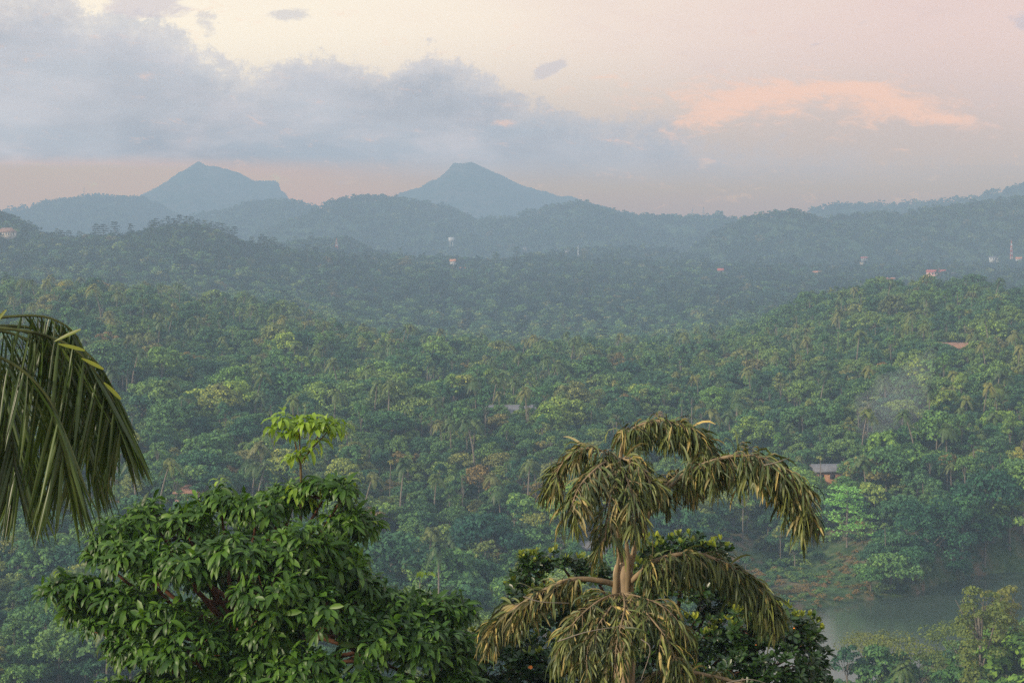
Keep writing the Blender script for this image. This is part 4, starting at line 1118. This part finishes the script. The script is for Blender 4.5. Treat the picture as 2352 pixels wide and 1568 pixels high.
for (px, py, rx, ry, dy) in CLA:
    c = PT(px, py, YA) + np.array([0, dy, 0]); ax = np.array([rx * k_, (rx + ry) * .5 * k_, ry * k_]) * .92
    n = int(rx * ry / 145) + 8
    th = rgF.uniform(0, 2 * np.pi, n); sz = rgF.uniform(-.55, 1, n); cc = np.sqrt(1 - sz ** 2)
    dirs = np.stack([np.cos(th) * cc, np.sin(th) * cc, sz], 1); dirs[:, 1] = np.where(rgF.random(n) < .6, -np.abs(dirs[:, 1]), dirs[:, 1])
    pos = c + dirs * ax * rgF.uniform(.65, 1.0, (n, 1)); up = nrm(dirs * .7 + np.array([0, 0, .9]))
    rosettes(fol, pos - baseA, up, (7, 11), rgF.uniform(.15, .32, n), .25, (-15, 55), (.25, 1.0), rgF)
    # limb from the trunk to the clump, twigs to the whorls
    j = rootA + np.array([0, 0, rgF.uniform(-1.2, .6) if py > 1350 else rgF.uniform(0, .9)])
    mid = (j + c) / 2 + np.array([0, 0, -.25 if py < 1450 else .1])
    tube(lim, curve([j, mid, c - np.array([0, 0, .15])], 7) - baseA, np.linspace(.055, .02, 7), 6, False)
    for q in pos[::2]: tube(twig, [c - baseA - np.array([0, 0, .12]), (c + q) / 2 - baseA - np.array([0, 0, .06]), q - baseA], [.016, .012, .008], 4, False)
fol.build('foliage', M['bigleaf'], treeA, True)
lim.build('branches', M['redbark'], treeA, True); twig.build('twigs', M['redbark'], treeA)
tk = MB(); tube(tk, curve([PT(560, 2620, YA), PT(545, 1900, YA), PT(550, 1480, YA), PT(580, 1340, YA), PT(640, 1200, YA)], 24) - baseA, np.interp(np.linspace(0, 1, 24), [0, .5, 1], [.16, .10, .03]), 10)
tk.build('trunk', M['redbark'], treeA, True)
sh_ = MB(); P_ = lambda a, b, d=0: PT(a, b, YA + d) - baseA
for pts, r0 in [([(690, 1200), (692, 1130), (690, 1062)], .026), ([(690, 1064), (680, 1030), (672, 975)], .016), ([(690, 1064), (688, 1010), (688, 968)], .014), ([(690, 1064), (715, 1030), (738, 985)], .016), ([(715, 1030), (745, 1000), (768, 965)], .012)]:
    tube(sh_, curve([P_(*q) for q in pts], 6), np.linspace(r0, r0 * .7, 6), 5)
so = sh_.build('shoot_stem', M['stemgreen'], treeA, True)
sl = MB(); C_ = np.array([P_(632, 990), P_(645, 965, -.1), P_(712, 958), P_(728, 970, -.1), P_(752, 975, -.15), P_(785, 975), P_(770, 985, .1), P_(676, 985, -.1), P_(660, 1000, -.1), P_(730, 1010), P_(705, 1140), P_(725, 1120, -.1), P_(668, 1135), P_(760, 1110), P_(800, 1105), P_(668, 968), P_(640, 975, .05), P_(655, 955), P_(690, 962), P_(700, 970, -.1), P_(738, 980), P_(768, 966), P_(750, 962, .1), P_(722, 985, -.1), P_(690, 1042), P_(678, 1048), P_(710, 1030), P_(700, 1128), P_(680, 1120)])
rosettes(sl, C_, np.array([nrm(np.array([rgF.uniform(-.3, .3), rgF.uniform(-.3, .3), 1])) for _ in C_]), (7, 9), .29, .24, (-10, 40), (.5, 1.0), rgF)
rosettes(sl, np.array([P_(650, 945)]), np.array([[0, 0, 1.0]]), (4, 4), .10, .45, (30, 60), (.1, .3), rgF)
rosettes(sl, np.array([P_(505, 1105), P_(845, 1200), P_(215, 1335), P_(980, 1322), P_(145, 1316)]), np.tile([[0, 0, 1.0]], (5, 1)), (4, 6), .2, .27, (10, 50), (.4, .8), rgF)
sl.build('shoot_leaves', M['shoot'], so, True)

# ---- the glossy round-leaved bush behind the palm ------------------------------
YC = 33.0; kc = YC / FX
CLC = [(1222, 1306, 45, 36, 0), (1290, 1298, 56, 36, 0), (1362, 1314, 45, 34, 0), (1200, 1360, 42, 45, .2), (1498, 1268, 48, 34, 0), (1570, 1262, 60, 36, 0), (1640, 1268, 40, 30, 0), (1480, 1328, 60, 50, -.3), (1250, 1385, 90, 60, -.5), (1350, 1400, 80, 60, -.6), (1560, 1330, 80, 56, -.4), (1640, 1340, 60, 50, -.1),
       (1700, 1432, 90, 60, -.6), (1790, 1432, 80, 56, -.5), (1845, 1462, 50, 50, 0), (1866, 1520, 40, 46, 0), (1760, 1500, 100, 60, -1), (1650, 1520, 100, 66, -1), (1560, 1450, 90, 66, -.8), (1150, 1470, 80, 60, -.3), (1120, 1540, 90, 56, -.4), (1240, 1480, 90, 60, -.9), (1330, 1530, 90, 60, -1), (1450, 1530, 90, 66, -.9),
       (1450, 1430, 80, 66, -.6), (1840, 1560, 70, 40, -.5), (1220, 1570, 110, 50, -.8), (1550, 1575, 110, 50, -1), (1720, 1575, 110, 50, -1), (1660, 1400, 70, 46, 0)]
bush = empty('glossy_tree', PT(1530, 2500, YC)); tag(bush, 'rounded tree with small glossy leaves and yellow-green tips behind the drooping palm', 'tree'); bC = np.array(bush.location)
fb = MB(); ft = MB(); lb = MB()
rootC = PT(1540, 1620, YC)
OBO = [0.15, 0.6, 0.95, 1.0, 0.35]
for (px, py, rx, ry, dy) in CLC:
    c = PT(px, py, YC) + np.array([0, dy, 0]); ax = np.array([rx * kc, (rx + ry) * .5 * kc, ry * kc])
    n = int(rx * ry / 62) + 8
    th = rgF.uniform(0, 2 * np.pi, n); sz = rgF.uniform(-.6, 1, n); cc = np.sqrt(1 - sz ** 2)
    dirs = np.stack([np.cos(th) * cc, np.sin(th) * cc, sz], 1); dirs[:, 1] = np.where(rgF.random(n) < .65, -np.abs(dirs[:, 1]), dirs[:, 1])
    pos = c + dirs * ax * rgF.uniform(.6, 1.03, (n, 1)); up = nrm(dirs * .6 + np.array([0, 0, 1.0]) + rgF.normal(size=(n, 3)) * .2)
    tip = (rgF.random(n) < np.clip((sz - .1) * .9, 0.05, .75)) & (py < 1500)
    rosettes(fb, pos[~tip] - bC, up[~tip], (6, 8), .135, .46, (0, 60), (.0, .3), rgF, OBO, 3 + 1)
    rosettes(fb, pos[tip] - bC - up[tip] * .03, up[tip], (4, 6), .13, .46, (0, 40), (.0, .3), rgF, OBO, 4)
    rosettes(ft, pos[tip] - bC + up[tip] * .02, up[tip], (3, 5), .115, .48, (45, 80), (-.1, .15), rgF, OBO, 4)
    tube(lb, curve([rootC, (rootC + c) / 2 + [0, .1, -.1], c], 6) - bC, np.linspace(.06, .02, 6), 5, False)
    for q in pos[::6]: tube(lb, [c - bC, q - bC], [.012, .006], 3, False)
fb.build('foliage', M['bushleaf'], bush, True); ft.build('leaf_tips', M['bushtip'], bush, True); lb.build('branches', M['redbark'], bush)
tk = MB(); tube(tk, curve([PT(1530, 2520, YC), PT(1540, 1900, YC), PT(1540, 1600, YC)], 10) - bC, np.linspace(.16, .08, 10), 8); tk.build('trunk', M['redbark'], bush, True)
dl = MB(); q_ = np.array([PT(1213, 1532, YC - 2.2), PT(1822, 1442, YC - 1.5), PT(1738, 1480, YC - 2)]) - bC
leaf_strips(dl, q_, np.array([[.6, -.3, .3], [.5, -.5, .4], [-.4, -.3, .2]]), np.array([[0, -1, .4]] * 3), [.08, .03, .03], [.06, .02, .02], .4, OBO, .1); dl.build('dead_leaf', M['fallen'], bush)

# ---- drooping palms ---------------------------------------------------------
LANC = [0.45, 1.0, 0.95, 0.65, 0.05]


def frond(parent, base, pts, r0, s_from, nleaf, Lf, Wf, mat, rng, name='frond', side_mix=.75, hang=(.75, 1.1), both=True, rag=.4, fan=.5, spike=0.0, dry=0.0, K=5, down=0.0, tw=1.6, scat=.3, regular=False, sdfix=None):
    pts = [np.asarray(p, float) for p in pts]; n = 40; c = curve(pts, n) - base
    st = MB(); tube(st, c, np.linspace(1, .12, n) ** 1.3 * r0 + .006, 7)
    i = rng.uniform(s_from, 1.0, nleaf) ** .95; i = np.sort(np.clip(i, s_from, .998))
    if regular: i = s_from + (.998 - s_from) * (np.arange(nleaf) + rng.uniform(-.3, .3, nleaf).clip(0)) / nleaf
    f = i * (n - 1); a = np.minimum(f.astype(int), n - 2); fr = (f - a)[:, None]
    po = c[a] * (1 - fr) + c[a + 1] * fr; tg = nrm(c[a + 1] - c[a]); sd = nrm(cross(tg, np.array([0, 0, 1.0])) + 1e-4)
    if sdfix is not None: sd = np.tile(nrm(np.array([sdfix], float)), (nleaf, 1))
    sg = np.where((np.arange(nleaf) % 2 == 0) if regular else (rng.random(nleaf) < .5), -1.0, 1.0)[:, None]
    up = cross(sd, tg)
    d = nrm(tg * fan + sd * sg * side_mix + up * rng.uniform(-.5, .6, (nleaf, 1)) + rng.normal(size=(nleaf, 3)) * scat - np.array([0, 0, down]))
    u = (i - s_from) / (1 - s_from); L = Lf * (np.sin(np.pi * np.clip(.16 + .66 * u, 0, 1)) ** .7) * rng.uniform(1 - rag, 1 + rag, nleaf)
    W = Wf * rng.uniform(.65, 1.25, nleaf); nn = nrm(up + rng.normal(size=(nleaf, 3)) * .5)
    prof = [.35, .9, 1.0, .9, .6, .06] if K == 5 else LANC
    m1, m2 = MB(), MB(); isdry = rng.random(nleaf) < dry
    for mk, mbx in ((~isdry, m1), (isdry, m2)):
        if mk.any(): leaf_strips(mbx, po[mk], d[mk], nn[mk], L[mk], W[mk], rng.uniform(hang[0], hang[1], nleaf)[mk], prof, .22, K, rng.uniform(-tw, tw, nleaf)[mk])
    o = m1.build(name, mat, parent, True)
    if isdry.any(): m2.build('dry_leaflets', M['dryfrond'], o, True)
    if spike: e = c[-1]; tube(st, [e, e + nrm(c[-1] - c[-2]) * spike], [.006, .003], 4)
    st.build('stalk', M['greenstalk'] if down else M['stalk'], o, True)
    return o


def plume(parent, base, pts, r0, s_from, nsec, Lsec, Lf, Wf, rng, per=14, dry=.2, fan=.45, name='frond'):
    """a twice-divided frond: side branches droop from the rachis and carry short ragged leaflets"""
    n = 40; c = curve([np.asarray(p, float) for p in pts], n) - base
    st = MB(); tube(st, c, np.linspace(1, .14, n) ** 1.2 * r0 + .006, 8)
    m1, m2 = MB(), MB(); PO = []; DI = []; LL = []; NN = []
    for q in range(nsec):
        t = s_from + (1 - s_from) * (q + rng.uniform(0, .9)) / nsec; t = min(t, .995); f = t * (n - 1); a = min(int(f), n - 2)
        po = c[a] + (c[a + 1] - c[a]) * (f - a); tg = nrm(c[a + 1] - c[a]); sd = nrm(cross(tg, np.array([0, 0, 1.0])) + 1e-4); up = cross(sd, tg)
        sg = 1 if rng.random() < .5 else -1; u = (t - s_from) / (1 - s_from)
        d = nrm(tg * fan * rng.uniform(.5, 1.3) + sd * sg * rng.uniform(.3, .9) + up * rng.uniform(-.3, .6) + rng.normal(size=3) * .12)
        l = Lsec * (math.sin(math.pi * min(max(.2 + .62 * u, 0), 1)) ** .6) * rng.uniform(.55, 1.2)
        k = 8; tt = np.linspace(0, 1, k)[:, None]; sp = [po]; dd = d
        for j in range(k - 1):
            dd = nrm(d * (1 - 1.05 * (j + 1) / k) + np.array([0, 0, -1.0]) * (1.05 * (j + 1) / k)); sp.append(sp[-1] + dd * l / (k - 1))
        sp = np.array(sp); tube(st, sp, np.linspace(.007, .003, k), 3, False)
        nn_ = max(5, int(per * l / Lsec)); ti = np.sort(rng.uniform(.08, 1.0, nn_)); g = np.minimum((ti * (k - 1)).astype(int), k - 2); fr = (ti * (k - 1) - g)[:, None]
        p2 = sp[g] * (1 - fr) + sp[g + 1] * fr; t2 = nrm(sp[g + 1] - sp[g]); rr = rng.normal(size=(nn_, 3)); side = nrm(rr - (rr * t2).sum(1)[:, None] * t2)
        PO.append(p2); DI.append(nrm(t2 * .8 + side * rng.uniform(.3, .8, (nn_, 1)))); LL.append(Lf * rng.uniform(.5, 1.25, nn_) * (1 - .25 * ti)); NN.append(nrm(cross(side, t2) + rng.normal(size=(nn_, 3)) * .4))
    PO = np.concatenate(PO); DI = np.concatenate(DI); LL = np.concatenate(LL); NN = np.concatenate(NN); N = len(PO)
    isdry = rng.random(N) < dry; W = Wf * rng.uniform(.6, 1.35, N); dr = rng.uniform(.35, 1.1, N); tw = rng.uniform(-1.3, 1.3, N)
    for mk, mbx in ((~isdry, m1), (isdry, m2)):
        if mk.any(): leaf_strips(mbx, PO[mk], DI[mk], NN[mk], LL[mk], W[mk], dr[mk], [.3, 1.0, .9, .75, .12], .22, 4, tw[mk])
    o = m1.build(name, M['frond'], parent, True); m2.build('dry_leaflets', M['dryfrond'], o, True); st.build('stalk', M['stalk'], o, True)
    return o


YB = 28.0
palm = empty('drooping_palm', PT(1430, 2700, YB)); tag(palm, 'olive-brown palm with ragged hanging fronds in tiers, right of centre in the foreground', 'palm'); bB = np.array(palm.location)
Q = lambda a, b, d=0.0: PT(a, b, YB) + np.array([0, d, 0])
tk = MB(); c_ = curve([Q(1440, 2710), Q(1436, 2000), Q(1434, 1560), Q(1436, 1440), Q(1432, 1345), Q(1430, 1290)], 36) - bB
tube(tk, c_, np.interp(np.linspace(0, 1, 36), [0, .6, .9, .97, 1], [.17, .155, .15, .12, .06]), 14)
tr = tk.build('trunk', M['palmstem'], palm, True)
sc_ = MB()
for z, a, w in [(1345, -.09, .06), (1420, -.11, .05), (1500, .08, .06), (1300, .06, .05)]:
    q0 = Q(1430, z, -.12) - bB; tube(sc_, curve([q0 + [a, 0, -.45], q0 + [a * 1.2, 0, 0], q0 + [a * .6, 0, .55]], 6), [.02, w, w, .05, .03, .01], 7)
sc_.build('leaf_sheath', M['stalk'], tr, True)
FM = M['frond']; a_ = dict(rng=rgF)
R0 = Q(1432, 1345)
# top left, seen end on: a long stalk, then several arcs spreading and hanging
def cluster(arcs, main, r0, nsec, Ls, Lf, dry):
    for j, arc in enumerate(arcs):
        o = plume(palm, bB, arc, r0 * .36, .02, nsec, Ls, Lf, .033, rgF, dry=dry, fan=.7)
        if j == 0 and main is not None:
            st = MB(); tube(st, curve(main, 24) - bB, np.linspace(r0 * 1.7, r0 * .7, 24), 8); st.build('stalk', M['stalk'], o, True)


top = Q(1408, 1046, -.3)
cluster([[top, Q(1370, 1022, -.5), Q(1325, 1022, -.6), Q(1285, 1055, -.7), Q(1268, 1095, -.8)],
         [top, Q(1370, 1050, -.9), Q(1325, 1085, -1.3), Q(1300, 1135, -1.6)],
         [top, Q(1400, 1070, -.9), Q(1388, 1130, -1.3), Q(1378, 1200, -1.5)],
         [top, Q(1430, 1042, -.6), Q(1462, 1055, -.9), Q(1485, 1090, -1.1)],
         [top, Q(1425, 1065, -.9), Q(1440, 1110, -1.3), Q(1446, 1160, -1.4)]],
        [R0, Q(1421, 1250, 0), Q(1412, 1150, 0), top], .032, 34, .42, .38, .22)
plume(palm, bB, [R0 + [0, .3, 0], Q(1425, 1180, .5), Q(1430, 1070, .6), Q(1446, 1010, .6), Q(1490, 982, .6), Q(1545, 976, .5), Q(1595, 996, .4), Q(1622, 1030, .3)], .034, .40, 88, .46, .38, .033, rgF, dry=.15)
plume(palm, bB, [R0 + [.05, 0, 0], Q(1462, 1245), Q(1500, 1160, -.1), Q(1556, 1095, -.2), Q(1605, 1062, -.3), Q(1680, 1038, -.4), Q(1745, 1043, -.5), Q(1790, 1075, -.5), Q(1822, 1120, -.5), Q(1834, 1165, -.5)], .040, .36, 128, .58, .40, .034, rgF, dry=.15, fan=.3)
plume(palm, bB, [Q(1470, 1230, .1), Q(1510, 1150, .2), Q(1545, 1110, .3), Q(1580, 1100, .5), Q(1600, 1130, .6)], .028, .2, 34, .34, .34, .045, rgF, dry=.3)
plume(palm, bB, [R0 + [0, 0, -.05], Q(1468, 1310, -.2), Q(1515, 1274, -.3), Q(1590, 1262, -.3), Q(1660, 1285, -.3), Q(1715, 1322, -.3), Q(1750, 1365, -.2), Q(1765, 1400, -.2)], .040, .14, 128, .52, .38, .033, rgF, dry=.06)
plume(palm, bB, [R0 + [0, 0, -.02], Q(1372, 1326, -.2), Q(1310, 1322, -.3), Q(1245, 1345, -.4), Q(1190, 1375, -.5), Q(1148, 1405, -.5), Q(1122, 1432, -.5)], .044, .26, 80, .38, .38, .034, rgF, dry=.4)
t6 = Q(1428, 1352, -.3)
cluster([[t6, Q(1385, 1352, -.6), Q(1340, 1372, -.9), Q(1300, 1412, -1.0), Q(1280, 1460, -1.0)],
         [t6, Q(1390, 1372, -.9), Q(1350, 1420, -1.2), Q(1335, 1475, -1.3)],
         [t6, Q(1425, 1365, -1.0), Q(1405, 1425, -1.4), Q(1398, 1495, -1.5)],
         [t6, Q(1470, 1350, -.7), Q(1520, 1366, -1.0), Q(1555, 1410, -1.1)],
         [t6, Q(1470, 1370, -1.0), Q(1515, 1420, -1.3), Q(1535, 1465, -1.4)]],
        None, .03, 36, .42, .38, .2)
plume(palm, bB, [Q(1455, 1640, -.2), Q(1470, 1560, -.5), Q(1500, 1515, -.8), Q(1555, 1502, -1), Q(1640, 1515, -1.1), Q(1730, 1538, -1.2), Q(1820, 1572, -1.3)], .05, .3, 34, .26, .32, .045, rgF, dry=.6)
plume(palm, bB, [Q(1432, 1640, -.2), Q(1415, 1568, -.4), Q(1370, 1556, -.6), Q(1310, 1585, -.7), Q(1260, 1640, -.8)], .045, .5, 18, .25, .3, .045, rgF, dry=.6)
for a, b_, c2 in [ ((1722, 1034), (1750, 1026), (1778, 1017)), ((1200, 1318), (1240, 1328), (1300, 1332)), ((1275, 1415), (1340, 1392), (1425, 1380)), ((1455, 1410), (1475, 1430), (1455, 1500)), ((1720, 1540), (1780, 1530), (1850, 1502)), ((1640, 1505), (1690, 1495), (1740, 1510))]:
    tw = MB(); tube(tw, curve([Q(*a, -1.6), Q(*b_, -1.65), Q(*c2, -1.6)], 8) - bB, np.linspace(.010, .004, 8), 4); tw.build('bare_rachis', M['bark'], palm)

# ---- hanging palm fronds at the left edge -----------------------------------------
YD = 20.0
pal2 = empty('hanging_palm', PT(-420, 3400, YD)); tag(pal2, 'dark green palm reaching in from the left edge with long hanging fronds and yellow tips', 'palm'); bD = np.array(pal2.location)
D = lambda a, b, d=0.0: PT(a, b, YD) + np.array([0, d, 0])
tk = MB(); tube(tk, curve([D(-430, 3420), D(-440, 2200), D(-420, 1100), D(-400, 850)], 20) - bD, np.linspace(.2, .14, 20), 12); tk.build('trunk', M['palmstem'], pal2, True)
DM = M['darkfrond']; kw = dict(rng=rgF, K=5)
hub = D(-400, 850)
for arc, s0, nl, L in [([hub, D(-220, 770), D(-60, 738), D(40, 726), D(105, 728), D(152, 748), D(180, 775)], .52, 60, .5),
                       ([hub, D(-200, 790), D(-60, 750, -.2), D(56, 753, -.3), D(123, 767, -.3), D(185, 795, -.3), D(235, 850, -.3), D(275, 915, -.3), D(300, 962, -.3)], .42, 190, .88),
                       ([hub, D(-220, 780), D(-80, 758, .4), D(40, 790, .5), D(110, 860, .5), D(150, 950, .5), D(165, 1010, .5)], .40, 150, .92),
                       ([hub, D(-220, 800), D(-80, 775, -.6), D(20, 810, -.8), D(65, 890, -.9), D(80, 985, -.9), D(84, 1040, -.9)], .42, 140, .92),
                       ([hub, D(-240, 800), D(-130, 790, -.9), D(-50, 830, -1.1), D(-8, 920, -1.2), D(0, 1030, -1.2), D(2, 1070, -1.2)], .42, 130, .85),
                       ([hub, D(-220, 790), D(-60, 768, 1.2), D(60, 830, 1.3), D(115, 930, 1.3), D(128, 1020, 1.3), D(130, 1060, 1.3)], .42, 150, .9),
                       ([hub, D(-220, 800), D(-80, 790, .2), D(0, 860, .1), D(38, 960, .1), D(44, 1050, .1), D(46, 1080, .1)], .42, 140, .85),
                       ([hub, D(-200, 775), D(-20, 770, -1.2), D(110, 815, -1.3), D(190, 900, -1.3), D(210, 990, -1.3), D(214, 1020, -1.3)], .44, 130, .85),
                       ([hub, D(-200, 770), D(-20, 760, .8), D(100, 790, .9), D(180, 850, .9), D(225, 930, .9), D(236, 975, .9)], .44, 120, .85)]:
    frond(pal2, bD, arc, .02, s0, int(nl * .68), L * 1.2, .036, DM, side_mix=.36, fan=.22, hang=(.05, .3), rag=.12, dry=0, down=1.0, tw=.5, scat=.09, regular=True, sdfix=(1, .35, 0), **kw)
tl = MB(); A = []; Bv = []; 
for (x0, y0, x1, y1) in [(152, 776, 212, 747), (0, 738, 30, 694), (8, 748, 46, 704), (160, 782, 222, 794), (212, 814, 264, 836), (262, 868, 303, 904)]:
    A.append(D(x0, y0, -.5)); Bv.append(D(x1, y1, -.55))
A = np.array(A); Bv = np.array(Bv); Lq = np.linalg.norm(Bv - A, axis=1)
leaf_strips(tl, A - bD, nrm(Bv - A), np.tile([[0.1, -.8, .6]], (len(A), 1)), Lq, .042, .05, [.3, .8, 1, .95, .5], .15, 4); tl.build('yellow_leaflets', M['tipfrond'], pal2, True)
# ------------------------------------------------------------------ smoke and air
m = material('smoke_wisp')
vol = E.nt.nodes.new('ShaderNodeVolumePrincipled'); vol.inputs['Density'].default_value = 0.013; vol.inputs['Color'].default_value = (0.72, 0.76, 0.82, 1)
o_ = E.nt.nodes.new('ShaderNodeOutputMaterial'); E.nt.links.new(vol.outputs[0], o_.inputs['Volume'])
hs = hit(2050, 1040); ys = hs[1] + 2
mb = MB(); n = 15; sp = curve([PT(2040, 1060, ys), PT(2025, 1000, ys), PT(2040, 950, ys), PT(2085, 890, ys), PT(2150, 800, ys + 6)], n)
tube(mb, sp, 1.75 * np.array([.6, 1.5, 2.6, 3.6, 4.4, 5.0, 5.4, 5.6, 5.5, 5.0, 4.4, 3.6, 2.6, 1.5, .5]) * (1 + .12 * np.sin(np.arange(n) * 2.1)), 16)
sm = mb.build('smoke', m, smooth_=True); tag(sm, 'thin bluish wisp of smoke drifting up from the trees on the right slope', 'smoke', kind='stuff')

m = material('haze_air')
vol = E.nt.nodes.new('ShaderNodeVolumePrincipled'); vol.inputs['Density'].default_value = HAZE_D
vol.inputs['Color'].default_value = (0.405, 0.600, 0.795, 1); vol.inputs['Anisotropy'].default_value = 0.0
o_ = E.nt.nodes.new('ShaderNodeOutputMaterial'); E.nt.links.new(vol.outputs[0], o_.inputs['Volume'])
mb = MB(); box(mb, (0, (HAZE_END - 300) / 2, (HAZE_TOP - 98) / 2), (7600, HAZE_END + 300, HAZE_TOP + 98)); haze = mb.build('haze', m); tag(haze, 'pale blue evening haze filling the valley air', 'haze', kind='stuff')
